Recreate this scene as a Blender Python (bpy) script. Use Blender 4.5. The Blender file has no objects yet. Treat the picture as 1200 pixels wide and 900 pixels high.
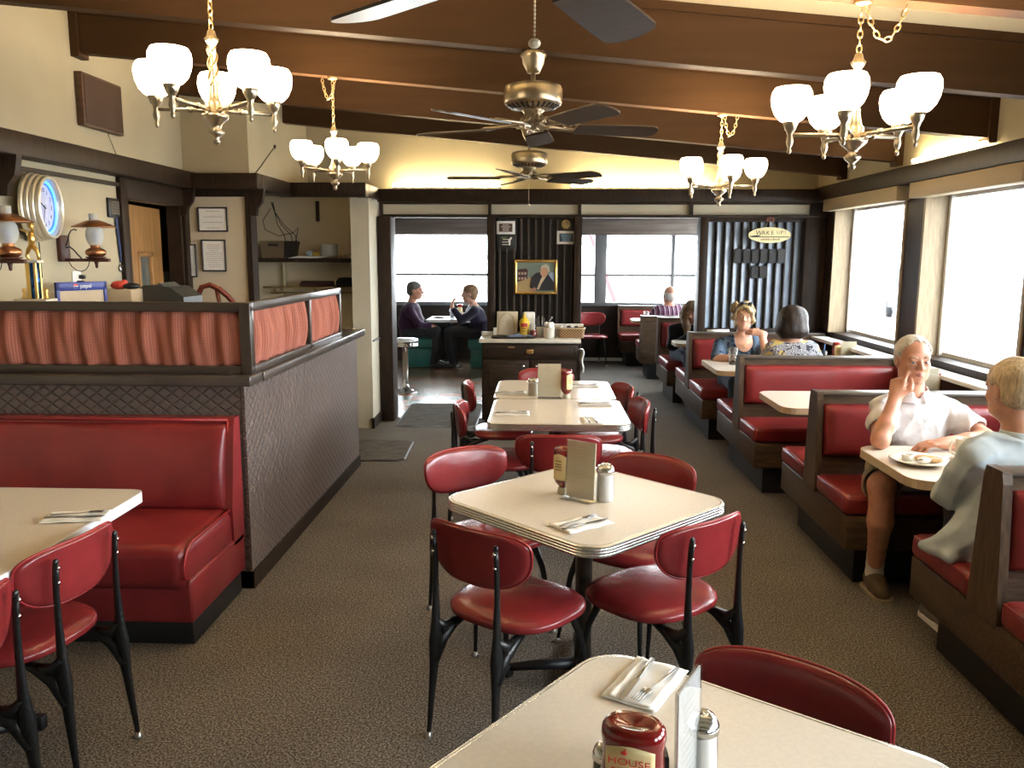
import bpy, bmesh, math, random
import numpy as np
from mathutils import Matrix, Vector
random.seed(7)
rng = np.random.default_rng(7)
PI = math.pi
SC = bpy.context.scene
COL = SC.collection

# ------------------------------------------------------------------ camera
CAM_H = 1.68
def camera_axes():
    d = np.array([634 - 600., 298 - 450., 970.]); d /= np.linalg.norm(d)
    r = math.radians(0.5)
    up = np.array([math.sin(r), -math.cos(r), 0.]); up -= d * up.dot(d); up /= np.linalg.norm(up)
    rt = np.cross(d, up)
    if rt[0] < 0: rt = -rt
    return np.array([rt, d, up])
_R = camera_axes()
cd = bpy.data.cameras.new('camera'); cam = bpy.data.objects.new('camera', cd); COL.objects.link(cam)
cd.sensor_width = 36; cd.lens = 970 / 1200 * 36; cd.clip_start = 0.05; cd.clip_end = 400
M = Matrix.Identity(4)
for i in range(3):
    M[i][0] = _R[i, 0]; M[i][1] = -_R[i, 1]; M[i][2] = -_R[i, 2]
M.translation = (0, 0, CAM_H)
cam.matrix_world = M
SC.camera = cam
# ------------------------------------------------------------------ exposure, sky
SC.view_settings.view_transform = 'Standard'; SC.view_settings.look = 'None'
SC.view_settings.gamma = 1; SC.view_settings.use_curve_mapping = False
SC.view_settings.exposure = 0.68
SKY = 19.0; LAMP = 9.0; BULB = 1150.0; COVE = 60.0; GROUND = 0.55
SC.cycles.use_denoising = True
SC.cycles.max_bounces = 8; SC.cycles.diffuse_bounces = 5; SC.cycles.glossy_bounces = 4
SC.cycles.transmission_bounces = 6; SC.cycles.transparent_max_bounces = 8
SC.cycles.sample_clamp_indirect = 8; SC.cycles.caustics_reflective = False; SC.cycles.caustics_refractive = False
W = bpy.data.worlds.new('overcast_sky'); SC.world = W; W.use_nodes = True
bg = W.node_tree.nodes['Background']; bg.inputs[0].default_value = (0.93, 0.97, 1.0, 1); bg.inputs[1].default_value = SKY

def portal(name, loc, rot, sx, sy):
    l = bpy.data.lights.new(name, 'AREA'); l.shape = 'RECTANGLE'; l.size = sx; l.size_y = sy
    o = bpy.data.objects.new(name, l); o.location = loc; o.rotation_euler = rot
    l.cycles.is_portal = True
    COL.objects.link(o)

# ------------------------------------------------------------------ materials
MATS = {}
def srgb(r, g, b):
    f = lambda c: (c / 255 / 12.92) if c <= 10 else ((c / 255 + 0.055) / 1.055) ** 2.4
    return (f(r), f(g), f(b))
def mat(name, col, rough=0.5, metal=0., spec=0.5, var=None, bump=None, coat=0., emit=None, trans=0., ior=1.45, stretch=(1, 1, 1), alpha=1., sheen=0.):
    if name in MATS: return MATS[name]
    m = bpy.data.materials.new(name); m.use_nodes = True
    nt = m.node_tree; b = nt.nodes['Principled BSDF']
    b.inputs['Base Color'].default_value = (*col, 1); b.inputs['Roughness'].default_value = rough
    b.inputs['Metallic'].default_value = metal; b.inputs['Specular IOR Level'].default_value = spec
    b.inputs['Coat Weight'].default_value = coat; b.inputs['IOR'].default_value = ior
    b.inputs['Transmission Weight'].default_value = trans; b.inputs['Alpha'].default_value = alpha
    b.inputs['Sheen Weight'].default_value = sheen
    if emit:
        b.inputs['Emission Color'].default_value = (*emit[0], 1); b.inputs['Emission Strength'].default_value = emit[1]
    if var or bump:
        tc = nt.nodes.new('ShaderNodeTexCoord'); mp = nt.nodes.new('ShaderNodeMapping')
        mp.inputs['Scale'].default_value = stretch
        nt.links.new(tc.outputs['Object'], mp.inputs[0])
    if var:
        sc, amt = var[:2]
        n = nt.nodes.new('ShaderNodeTexNoise'); n.inputs['Scale'].default_value = sc; n.inputs['Detail'].default_value = 6
        nt.links.new(mp.outputs[0], n.inputs['Vector'])
        cr = nt.nodes.new('ShaderNodeValToRGB')
        c2 = var[2] if len(var) > 2 else tuple(min(1, c * (1 + amt)) for c in col)
        c1 = tuple(c * (1 - amt) for c in col)
        cr.color_ramp.elements[0].color = (*c1, 1); cr.color_ramp.elements[1].color = (*c2, 1)
        cr.color_ramp.elements[0].position = 0.36; cr.color_ramp.elements[1].position = 0.64
        nt.links.new(n.outputs[0], cr.inputs[0]); nt.links.new(cr.outputs[0], b.inputs['Base Color'])
    if bump:
        sc, st = bump
        n = nt.nodes.new('ShaderNodeTexNoise'); n.inputs['Scale'].default_value = sc; n.inputs['Detail'].default_value = 4
        nt.links.new(mp.outputs[0], n.inputs['Vector'])
        bp = nt.nodes.new('ShaderNodeBump'); bp.inputs['Strength'].default_value = st; bp.inputs['Distance'].default_value = 0.01
        nt.links.new(n.outputs[0], bp.inputs['Height']); nt.links.new(bp.outputs[0], b.inputs['Normal'])
    MATS[name] = m
    return m
def nodes(m): return m.node_tree, m.node_tree.nodes['Principled BSDF']
def math_node(nt, op, a, b=None, c=None):
    n = nt.nodes.new('ShaderNodeMath'); n.operation = op
    for i, v in enumerate((a, b, c)):
        if v is None: continue
        if isinstance(v, (int, float)): n.inputs[i].default_value = v
        else: nt.links.new(v, n.inputs[i])
    return n.outputs[0]
def mix_node(nt, f, a, b):
    n = nt.nodes.new('ShaderNodeMix'); n.data_type = 'RGBA'
    if isinstance(f, (int, float)): n.inputs[0].default_value = f
    else: nt.links.new(f, n.inputs[0])
    for s, v in ((6, a), (7, b)):
        if isinstance(v, tuple): n.inputs[s].default_value = (*v, 1)
        else: nt.links.new(v, n.inputs[s])
    return n.outputs[2]
def coords(nt, scale=(1, 1, 1), rot=(0, 0, 0)):
    tc = nt.nodes.new('ShaderNodeTexCoord'); mp = nt.nodes.new('ShaderNodeMapping')
    mp.inputs['Scale'].default_value = scale; mp.inputs['Rotation'].default_value = rot
    nt.links.new(tc.outputs['Object'], mp.inputs[0])
    sp = nt.nodes.new('ShaderNodeSeparateXYZ'); nt.links.new(mp.outputs[0], sp.inputs[0])
    return mp.outputs[0], sp.outputs
def noise(nt, vec, scale, detail=3):
    n = nt.nodes.new('ShaderNodeTexNoise'); n.inputs['Scale'].default_value = scale; n.inputs['Detail'].default_value = detail
    nt.links.new(vec, n.inputs['Vector']); return n.outputs[0]

VINYL = mat('red_vinyl', (0.185, 0.018, 0.019), 0.26, spec=0.55, var=(5, 0.18), bump=(60, 0.06))
VINYL2 = mat('red_booth_vinyl', (0.175, 0.018, 0.019), 0.28, spec=0.5, var=(4, 0.18), bump=(45, 0.05))
PIPING = mat('red_piping', (0.25, 0.018, 0.02), 0.28)
IRON = mat('black_cast_iron', (0.008, 0.008, 0.008), 0.33, spec=0.5, bump=(90, 0.25))
CHROME = mat('chrome', (0.62, 0.62, 0.6), 0.16, 1.0)
STEEL = mat('brushed_steel', (0.45, 0.43, 0.4), 0.32, 1.0)
ALU = mat('ribbed_aluminium', (0.72, 0.72, 0.7), 0.27, 1.0)
LAMINATE = mat('cream_laminate', (0.63, 0.565, 0.475), 0.22, spec=0.5, var=(90, 0.03))
LAMEDGE = mat('tan_edge_band', (0.52, 0.40, 0.26), 0.4)
WHITE_EDGE = mat('white_edge_band', (0.70, 0.72, 0.74), 0.4)
WOOD = mat('walnut_laminate', (0.060, 0.037, 0.022), 0.36, spec=.3, var=(9, 0.38), stretch=(1, 6, 8))
WOODV = mat('walnut_upright', (0.060, 0.037, 0.022), 0.36, spec=.3, var=(9, 0.38), stretch=(6, 6, 1))
BASEBLK = mat('black_kick_base', (0.010, 0.010, 0.011), 0.42, bump=(30, .05))
DARKWOOD = mat('dark_stained_timber', (0.024, 0.0145, 0.0095), 0.45, spec=.22, var=(6, 0.3), stretch=(8, 8, 1.2))
BEAMWOOD = mat('dark_beam_timber', (0.050, 0.025, 0.0115), 0.55, spec=.12, var=(3, 0.10), stretch=(0.5, 5, 5))
CREAM = mat('cream_plaster', (0.40, 0.345, 0.235), 0.75, var=(1.6, 0.05), bump=(40, 0.04))
CREAM_LIT = mat('cream_plaster_lit', (0.58, 0.50, 0.365), 0.75, var=(1.6, 0.05), bump=(40, 0.04))  # CREAM made lighter: chandelier light put into the jog and alcove colour
CREAM2 = mat('cream_painted_panel', (0.50, 0.45, 0.34), 0.55, var=(3, 0.05))
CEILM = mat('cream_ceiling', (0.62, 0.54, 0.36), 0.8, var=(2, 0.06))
TANWOOD = mat('tan_window_casing', (0.26, 0.195, 0.115), 0.5, var=(8, 0.15), stretch=(6, 6, 1))
BLACK = mat('black_plastic', (0.012, 0.012, 0.013), 0.35)
WHITE = mat('white_enamel', (0.72, 0.71, 0.68), 0.35)
PAPER = mat('white_paper', (0.84, 0.82, 0.78), 0.8, var=(60, 0.03))
GOLD = mat('gilt', (0.75, 0.50, 0.16), 0.28, 1.0)
PEWTER = mat('antique_pewter', (0.40, 0.335, 0.24), 0.30, 1.0, var=(20, 0.12))
GLASS = mat('clear_glass', (0.95, 0.97, 0.97), 0.03, trans=1.0, ior=1.45)
ACRYLIC = mat('clear_acrylic', (0.9, 0.92, 0.93), 0.04, trans=1.0, ior=1.3)
KETCHUP = mat('ketchup_red', (0.15, 0.007, 0.006), 0.12, spec=0.6, coat=0.4)
LABELC = mat('cream_label', (0.62, 0.50, 0.25), 0.5)
GRAYWOOD = mat('grey_wood_cap', (0.085, 0.070, 0.058), 0.30, var=(8, 0.2), stretch=(1, 8, 8))  # even grey wood for the booth top caps

# carpet
CARPET = mat('brown_speckled_carpet', (0.1, 0.07, 0.045), 0.92, spec=0.25)
nt, b = nodes(CARPET); v, s = coords(nt)
n1 = noise(nt, v, 125, 2); n2 = noise(nt, v, 42, 3); n3 = noise(nt, v, 2.2, 3)
cr = nt.nodes.new('ShaderNodeValToRGB'); nt.links.new(n1, cr.inputs[0])
cr.color_ramp.elements[0].position = .34; cr.color_ramp.elements[0].color = (0.034, 0.0295, 0.0245, 1)
cr.color_ramp.elements[1].position = .68; cr.color_ramp.elements[1].color = (0.26, 0.222, 0.185, 1)
e = cr.color_ramp.elements.new(.5); e.color = (0.112, 0.097, 0.080, 1)
f = math_node(nt, 'MULTIPLY_ADD', n3, .5, .72); f2 = math_node(nt, 'MULTIPLY_ADD', n2, .5, .75)
g = math_node(nt, 'MULTIPLY', f, f2)
vm = nt.nodes.new('ShaderNodeVectorMath'); vm.operation = 'SCALE'; nt.links.new(cr.outputs[0], vm.inputs[0]); nt.links.new(g, vm.inputs['Scale'])
nt.links.new(vm.outputs[0], b.inputs['Base Color'])
bp = nt.nodes.new('ShaderNodeBump'); bp.inputs['Strength'].default_value = .6; bp.inputs['Distance'].default_value = .004
nt.links.new(n1, bp.inputs['Height']); nt.links.new(bp.outputs[0], b.inputs['Normal'])

# quilted brown vinyl: diamonds in object coordinates
def quilt(name, ax):
    m = mat(name, (0.075, 0.052, 0.040), 0.33, spec=0.4)
    nt, b = nodes(m); v, s = coords(nt)
    k = 17.0
    a1 = math_node(nt, 'ADD', math_node(nt, 'MULTIPLY', s[ax], k * .78), math_node(nt, 'MULTIPLY', s[2], k))
    a2 = math_node(nt, 'SUBTRACT', math_node(nt, 'MULTIPLY', s[ax], k * .78), math_node(nt, 'MULTIPLY', s[2], k))
    h = None
    for a in (a1, a2):
        t = math_node(nt, 'PINGPONG', a, .5); t = math_node(nt, 'MINIMUM', math_node(nt, 'MULTIPLY', t, 6.), 1.)
        t = math_node(nt, 'POWER', t, .5)
        h = t if h is None else math_node(nt, 'MULTIPLY', h, t)
    bp = nt.nodes.new('ShaderNodeBump'); bp.inputs['Strength'].default_value = 1.0; bp.inputs['Distance'].default_value = .0055
    nt.links.new(h, bp.inputs['Height']); nt.links.new(bp.outputs[0], b.inputs['Normal'])
    n = noise(nt, v, 3, 4)
    nt.links.new(mix_node(nt, n, (0.085, 0.060, 0.050), (0.135, 0.098, 0.084)), b.inputs['Base Color'])
    return m
QUILT_X = quilt('quilted_brown_vinyl_front', 0); QUILT_Y = quilt('quilted_brown_vinyl_side', 1)
# gingham curtain
def gingham(name, ax):
    m = mat(name, (0.4, 0.12, 0.07), 0.85, spec=0.2)
    nt, b = nodes(m); v, s = coords(nt)
    k = 105.
    c1 = math_node(nt, 'GREATER_THAN', math_node(nt, 'FRACT', math_node(nt, 'MULTIPLY', s[ax], k)), .5)
    c2 = math_node(nt, 'GREATER_THAN', math_node(nt, 'FRACT', math_node(nt, 'MULTIPLY', s[2], k)), .5)
    t = math_node(nt, 'MULTIPLY', math_node(nt, 'ADD', c1, c2), .5)
    nt.links.new(mix_node(nt, t, (0.38, 0.160, 0.108), (0.235, 0.058, 0.042)), b.inputs['Base Color'])
    return m
GING_X = gingham('red_gingham_cloth', 0); GING_Y = gingham('red_gingham_cloth_side', 1)

# ------------------------------------------------------------------ mesh helpers
class MB:
    def __init__(s): s.v = []; s.f = []; s.sm = []; s.mi = []
    def add(s, verts, faces, smooth=True, mi=0):
        o = len(s.v); s.v += [tuple(p) for p in verts]
        for f in faces: s.f.append(tuple(i + o for i in f)); s.sm.append(smooth); s.mi.append(mi)
        return s
    def box(s, lo, hi, r=0., seg=2, mi=0, rot=None, ctr=None):
        lo = Vector(lo); hi = Vector(hi)
        bm = bmesh.new(); bmesh.ops.create_cube(bm, size=1)
        c = (lo + hi) / 2; d = hi - lo
        for vv in bm.verts: vv.co = Vector((vv.co.x * d.x, vv.co.y * d.y, vv.co.z * d.z)) + c
        if r > 0:
            r = min(r, .49 * min(abs(d.x), abs(d.y), abs(d.z)))
            bmesh.ops.bevel(bm, geom=list(bm.edges), offset=r, segments=seg, profile=.5, affect='EDGES')
        if rot is not None:
            q = Matrix.Rotation(rot[0], 3, rot[1]); cc = Vector(ctr) if ctr is not None else c
            for vv in bm.verts: vv.co = q @ (vv.co - cc) + cc
        bm.verts.index_update()
        s.add([vv.co[:] for vv in bm.verts], [[vv.index for vv in f.verts] for f in bm.faces], r > 0 and seg > 1, mi)
        bm.free(); return s
    def tube(s, pts, r, n=10, cap=True, mi=0, flat=None, close=False):
        pts = [Vector(p) for p in pts]; m = len(pts)
        rs = [r] * m if isinstance(r, (int, float)) else list(r)
        prev = None; vs = []
        for i, p in enumerate(pts):
            if close: t = pts[(i + 1) % m] - pts[i - 1]
            else: t = pts[min(i + 1, m - 1)] - pts[max(i - 1, 0)]
            t.normalize()
            if prev is None:
                a = Vector((0, 0, 1)) if abs(t.z) < .9 else Vector((1, 0, 0))
                u = t.cross(a).normalized()
            else:
                u = (prev - t * prev.dot(t)); u = u.normalized() if u.length > 1e-6 else t.orthogonal().normalized()
            prev = u; w = t.cross(u)
            for k in range(n):
                a = 2 * PI * k / n
                vs.append(p + (u * math.cos(a) + w * math.sin(a) * (flat or 1)) * rs[i])
        fs = []
        for i in range(m if close else m - 1):
            j = (i + 1) % m
            for k in range(n):
                fs.append((i * n + k, i * n + (k + 1) % n, j * n + (k + 1) % n, j * n + k))
        if cap and not close:
            fs.append(tuple(range(n - 1, -1, -1))); fs.append(tuple((m - 1) * n + k for k in range(n)))
        return s.add(vs, fs, True, mi)
    def lathe(s, prof, n=24, c=(0, 0, 0), mi=0, axis='z', cap=True, smooth=True):
        vs = []; fs = []
        for (r, z) in prof:
            for k in range(n):
                a = 2 * PI * k / n
                if axis == 'z': p = (c[0] + r * math.cos(a), c[1] + r * math.sin(a), c[2] + z)
                elif axis == 'x': p = (c[0] + z, c[1] + r * math.cos(a), c[2] + r * math.sin(a))
                else: p = (c[0] - r * math.cos(a), c[1] + z, c[2] + r * math.sin(a))
                vs.append(p)
        for i in range(len(prof) - 1):
            for k in range(n):
                fs.append((i * n + k, i * n + (k + 1) % n, (i + 1) * n + (k + 1) % n, (i + 1) * n + k))
        if cap:
            fs.append(tuple(range(n - 1, -1, -1))); m = (len(prof) - 1) * n; fs.append(tuple(m + k for k in range(n)))
        return s.add(vs, fs, smooth, mi)
    def prism(s, poly, a, b, axis='z', mi=0, smooth=False):
        n = len(poly); vs = []
        for h in (a, b):
            for (x, y) in poly:
                vs.append({'z': (x, y, h), 'x': (h, x, y), 'y': (x, h, y)}[axis])
        fs = [tuple(range(n - 1, -1, -1)), tuple(range(n, 2 * n))]
        s.add(vs, fs, False, mi)
        o = len(s.v) - 2 * n
        for k in range(n):
            s.f.append((o + k, o + (k + 1) % n, o + n + (k + 1) % n, o + n + k)); s.sm.append(smooth); s.mi.append(mi)
        return s
    def sphere(s, c, r, n=14, mi=0):
        rr = (r, r, r) if isinstance(r, (int, float)) else r
        vs = []; fs = []; m = n // 2
        for i in range(m + 1):
            th = PI * i / m
            for k in range(n):
                a = 2 * PI * k / n
                vs.append((c[0] + rr[0] * math.sin(th) * math.cos(a), c[1] + rr[1] * math.sin(th) * math.sin(a), c[2] + rr[2] * math.cos(th)))
        for i in range(m):
            for k in range(n):
                fs.append((i * n + k, (i + 1) * n + k, (i + 1) * n + (k + 1) % n, i * n + (k + 1) % n))
        return s.add(vs, fs, True, mi)
    def sweep(s, loop, prof, cap=True, mi=0):
        # loop: closed list of (x,y,nx,ny); prof: list of (offset, z)
        n = len(loop); vs = []; fs = []
        for (o, z) in prof:
            for (x, y, nx, ny) in loop: vs.append((x + nx * o, y + ny * o, z))
        for i in range(len(prof) - 1):
            for k in range(n):
                fs.append((i * n + k, i * n + (k + 1) % n, (i + 1) * n + (k + 1) % n, (i + 1) * n + k))
        if cap:
            fs.append(tuple(range(n - 1, -1, -1))); m = (len(prof) - 1) * n; fs.append(tuple(m + k for k in range(n)))
        return s.add(vs, fs, False, mi)
    def grid(s, fn, nu, nv, mi=0, smooth=True):
        vs = [fn(i / nu, j / nv) for j in range(nv + 1) for i in range(nu + 1)]
        fs = [(j * (nu + 1) + i, j * (nu + 1) + i + 1, (j + 1) * (nu + 1) + i + 1, (j + 1) * (nu + 1) + i) for j in range(nv) for i in range(nu)]
        return s.add(vs, fs, smooth, mi)
    def xf(s, M): s.v = [tuple(M @ Vector(p)) for p in s.v]; return s
    def build(s, name, m, parent=None, loc=None, rot=None, mods=None):
        me = bpy.data.meshes.new(name); me.from_pydata(s.v, [], s.f)
        ms = m if isinstance(m, (list, tuple)) else [m]
        for q in ms: me.materials.append(q)
        me.polygons.foreach_set('use_smooth', s.sm); me.polygons.foreach_set('material_index', s.mi)
        bm = bmesh.new(); bm.from_mesh(me); bmesh.ops.recalc_face_normals(bm, faces=bm.faces); bm.to_mesh(me); bm.free()
        me.update()
        o = bpy.data.objects.new(name, me); COL.objects.link(o)
        if parent is not None: o.parent = parent
        if loc is not None: o.location = loc
        if rot is not None: o.rotation_euler = rot
        return o

def tag(o, label, cat, group=None, kind=None):
    if label: o['label'] = label
    if cat: o['category'] = cat
    if group: o['group'] = group
    if kind: o['kind'] = kind
    return o
def thing(name, label, cat, loc=(0, 0, 0), rz=0., group=None):
    o = bpy.data.objects.new(name, None); COL.objects.link(o); o.empty_display_size = .1
    o.location = loc; o.rotation_euler = (0, 0, rz)
    return tag(o, label, cat, group)
def struct(name, mb, m):
    o = mb.build(name, m); o['kind'] = 'structure'; return o
def dup(root, loc, rz, label, group=None):
    r = root.copy(); COL.objects.link(r); r.location = loc; r.rotation_euler = (0, 0, rz); r['label'] = label
    if group: r['group'] = group
    for ch in list(root.children):
        c = ch.copy(); COL.objects.link(c); c.parent = r
        for g in list(ch.children):
            d = g.copy(); COL.objects.link(d); d.parent = c
    return r
def text(name, body, size, m, parent, loc, rot, ext=.0006, align='CENTER', sx=1.):
    cu = bpy.data.curves.new(name, 'FONT'); cu.body = body; cu.size = size; cu.extrude = ext
    cu.align_x = align; cu.align_y = 'CENTER'; cu.materials.append(m)
    tmp = bpy.data.objects.new(name, cu); me = bpy.data.meshes.new_from_object(tmp); bpy.data.objects.remove(tmp); bpy.data.curves.remove(cu)
    me.name = name
    o = bpy.data.objects.new(name, me); COL.objects.link(o); o.parent = parent; o.location = loc; o.rotation_euler = rot
    return o
def rrect(hx, hy, r, n=8):
    out = []
    for (cx, cy, a0) in ((hx - r, hy - r, 0), (-hx + r, hy - r, PI / 2), (-hx + r, -hy + r, PI), (hx - r, -hy + r, 1.5 * PI)):
        for k in range(n + 1):
            a = a0 + PI / 2 * k / n
            out.append((cx + r * math.cos(a), cy + r * math.sin(a), math.cos(a), math.sin(a)))
    return out
def puff(fn, rings, top, bot, n=40):
    # closed pillow: fn(a)->(x,y) outline; top(t), bot(t) heights along normalised radius t
    vs = []; fs = []
    def ring(t, z):
        return [(*[c * t for c in fn(2 * PI * k / n)], z) for k in range(n)]
    lev = [(t, top(t)) for t in rings] + [(t, bot(t)) for t in reversed(rings)]
    vs.append((0, 0, top(0)))
    for (t, z) in lev: vs += ring(t, z)
    vs.append((0, 0, bot(0)))
    for k in range(n): fs.append((0, 1 + k, 1 + (k + 1) % n))
    for i in range(len(lev) - 1):
        for k in range(n):
            fs.append((1 + i * n + k, 1 + (i + 1) * n + k, 1 + (i + 1) * n + (k + 1) % n, 1 + i * n + (k + 1) % n))
    L = len(vs) - 1; o = 1 + (len(lev) - 1) * n
    for k in range(n): fs.append((L, o + (k + 1) % n, o + k))
    return vs, fs
def sup(a, hx, hy, e):
    c, s_ = math.cos(a), math.sin(a)
    return hx * math.copysign(abs(c) ** e, c), hy * math.copysign(abs(s_) ** e, s_)
# ================================================================== STRUCTURE
XL, XR, YD, YW = -2.95, 2.78, 8.40, 13.2
def thin_glass(name, tint=(1, 1, 1), refl=0.08, rough=0.02):
    m = bpy.data.materials.new(name); m.use_nodes = True; nt = m.node_tree
    for n in list(nt.nodes): nt.nodes.remove(n)
    o = nt.nodes.new('ShaderNodeOutputMaterial'); t = nt.nodes.new('ShaderNodeBsdfTransparent'); g = nt.nodes.new('ShaderNodeBsdfGlossy')
    t.inputs[0].default_value = (*tint, 1); g.inputs['Roughness'].default_value = rough
    fr = nt.nodes.new('ShaderNodeLayerWeight'); fr.inputs[0].default_value = .25
    mx = nt.nodes.new('ShaderNodeMixShader')
    k = math_node(nt, 'MULTIPLY_ADD', fr.outputs['Fresnel'], .6, refl)
    nt.links.new(k, mx.inputs[0]); nt.links.new(t.outputs[0], mx.inputs[1]); nt.links.new(g.outputs[0], mx.inputs[2]); nt.links.new(mx.outputs[0], o.inputs[0])
    return m
PANE = thin_glass('window_glass', (.97, .99, 1.), .02)
CLEAR = thin_glass('clear_tumbler_glass', (.985, .99, .995), .03)
CLEARBLUE = thin_glass('clear_plastic_tumbler', (.95, .965, .99), .02, .1)
SALTGLASS = thin_glass('grey_jar_glass', (.78, .78, .74), .14)

# floors
struct('floor', MB().box((-3.7, -3.2, -.1), (XR + .3, YD, 0)).box((-.5, YD, -.1), (XR + .3, YW + .1, 0)), CARPET)
TILE = mat('terracotta_floor_tile', (0.16, 0.10, 0.075), 0.26, spec=0.5)
nt, b = nodes(TILE); v, s = coords(nt)
fx = math_node(nt, 'FLOORED_MODULO', math_node(nt, 'ADD', math_node(nt, 'FLOOR', math_node(nt, 'MULTIPLY', s[0], 3.3)), math_node(nt, 'FLOOR', math_node(nt, 'MULTIPLY', s[1], 3.3))), 2)
nt.links.new(mix_node(nt, fx, (0.27, 0.105, 0.06), (0.13, 0.15, 0.10)), b.inputs['Base Color'])
struct('floor_tile', MB().box((-3.7, YD, -.1), (-.5, YW + .1, .002)), TILE)

# ceilings
cz = lambda x: 2.925 - .093 * x
struct('ceiling', MB().prism([(XL - .15, cz(XL - .15)), (XR + .2, cz(XR + .2)), (XR + .2, cz(XR + .2) + .12), (XL - .15, cz(XL - .15) + .12)], -3.2, 8.75, axis='y'), CEILM)
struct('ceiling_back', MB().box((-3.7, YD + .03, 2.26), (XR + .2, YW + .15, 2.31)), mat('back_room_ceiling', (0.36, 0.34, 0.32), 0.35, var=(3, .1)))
# left wall with doorway
DY0, DY1, DZ = 5.88, 6.82, 2.06
struct('wall_left', MB().box((XL - .12, -3.2, 0), (XL, DY0, 3.25)).box((XL - .12, DY1, 0), (XL, 8.75, 3.25)).box((XL - .12, DY0, DZ), (XL, DY1, 3.25)), CREAM)
DKPAINT = mat('dark_painted_wall', (0.035, 0.026, 0.021), 0.45, var=(3, .15))
struct('wall_passage', MB().box((-4.3, 5.4, 0), (-4.2, 7.6, 2.5)).box((-4.3, 7.5, 0), (XL - .12, 7.6, 2.5)).box((-4.3, 5.3, 0), (XL - .12, 5.4, 2.5)).box((-4.3, 5.3, 2.4), (XL - .12, 7.6, 2.5)).box((-4.3, 5.3, -.1), (XL - .12, 7.6, -.01)), DKPAINT)
# jog beside the coat alcove
struct('wall_jog', MB().box((XL, 6.90, 0), (-2.40, 7.0, 2.25)), CREAM_LIT)
struct('wall_alcove_upper', MB().box((XL, 6.90, 2.25), (-2.40, 8.75, 3.25)), CREAM)
struct('wall_alcove', MB().box((XL, 8.46, 0), (-1.62, 8.56, 2.3)), CREAM_LIT)
struct('wall_alcove_column', MB().box((-1.79, 7.85, 0), (-1.615, 8.46, 2.2)), CREAM2)
struct('wall_back', MB().box((-2.45, 8.64, 2.25), (XR + .1, 8.75, 3.2)), CREAM)
struct('wall_rear', MB().box((XL - .12, -3.2, 0), (XR + .3, -3.05, 3.25)), CREAM)
# right wall with windows
WIN = [(6.52, 8.08), (4.86, 6.22), (3.20, 4.56), (1.54, 2.90), (-.12, 1.24), (-1.78, -.42), (9.2, 10.9), (11.2, 12.9)]
WZ0, WZ1 = .95, 2.12
def wallpieces(mb, lo, hi, spans):
    ys = sorted(spans); y = lo
    for (a, b_) in ys + [(hi, hi)]:
        if a > y: mb((y, a))
        y = max(y, b_)
wlow = MB().box((XR, -3.2, 0), (XR + .3, YW + .15, .90)); wup = MB().box((XR, -3.2, 2.2), (XR + .3, 8.75, 3.0))
post = MB()
wallpieces(lambda q: post.box((XR, q[0], .90), (XR + .3, q[1], 2.2)), -3.2, YW + .15, WIN)
for (a, b_) in WIN: post.box((XR + .02, a, .90), (XR + .30, b_, WZ0)); post.box((XR + .02, a, WZ1), (XR + .3, b_, 2.2))
struct('wall_right', wlow, DKPAINT); struct('wall_right_upper', wup, CREAM)
o = struct('wall_right_posts', post, DARKWOOD)
for i, (a, b_) in enumerate(WIN):
    w = thing('window_%d' % (i + 1), None, None); w['kind'] = 'structure'
    f = MB()
    for y in (a, b_ - .03): f.box((XR - .012, y, WZ0), (XR + .15, y + .03, WZ1))
    f.build('window_casing', TANWOOD, w)
    f = MB()
    for y in (a + .03, b_ - .065): f.box((XR + .15, y, WZ0), (XR + .26, y + .035, WZ1), .004)
    f.box((XR + .18, a + .05, WZ0), (XR + .25, b_ - .05, WZ0 + .03)).box((XR + .18, a + .05, WZ1 - .03), (XR + .25, b_ - .05, WZ1))
    f.build('window_frame', WHITE, w)
    MB().box((XR + .215, a + .05, WZ0 + .02), (XR + .221, b_ - .05, WZ1 - .02)).build('pane', PANE, w)
    if i < 6:
        MB().box((XR - .11, a - .04, 2.09), (XR - .002, b_ + .04, 2.20), .006).build('roller_valance', mat('tan_valance', (0.34, 0.265, 0.165), .6), w)
    portal('window_portal', (XR + .32, (a + b_) / 2, (WZ0 + WZ1) / 2), (0, PI / 2, 0), WZ1 - WZ0, b_ - a)
struct('trim_sill', MB().box((XR - .15, -3.0, .875), (XR, 8.2, .905), .006), WHITE)
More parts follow.
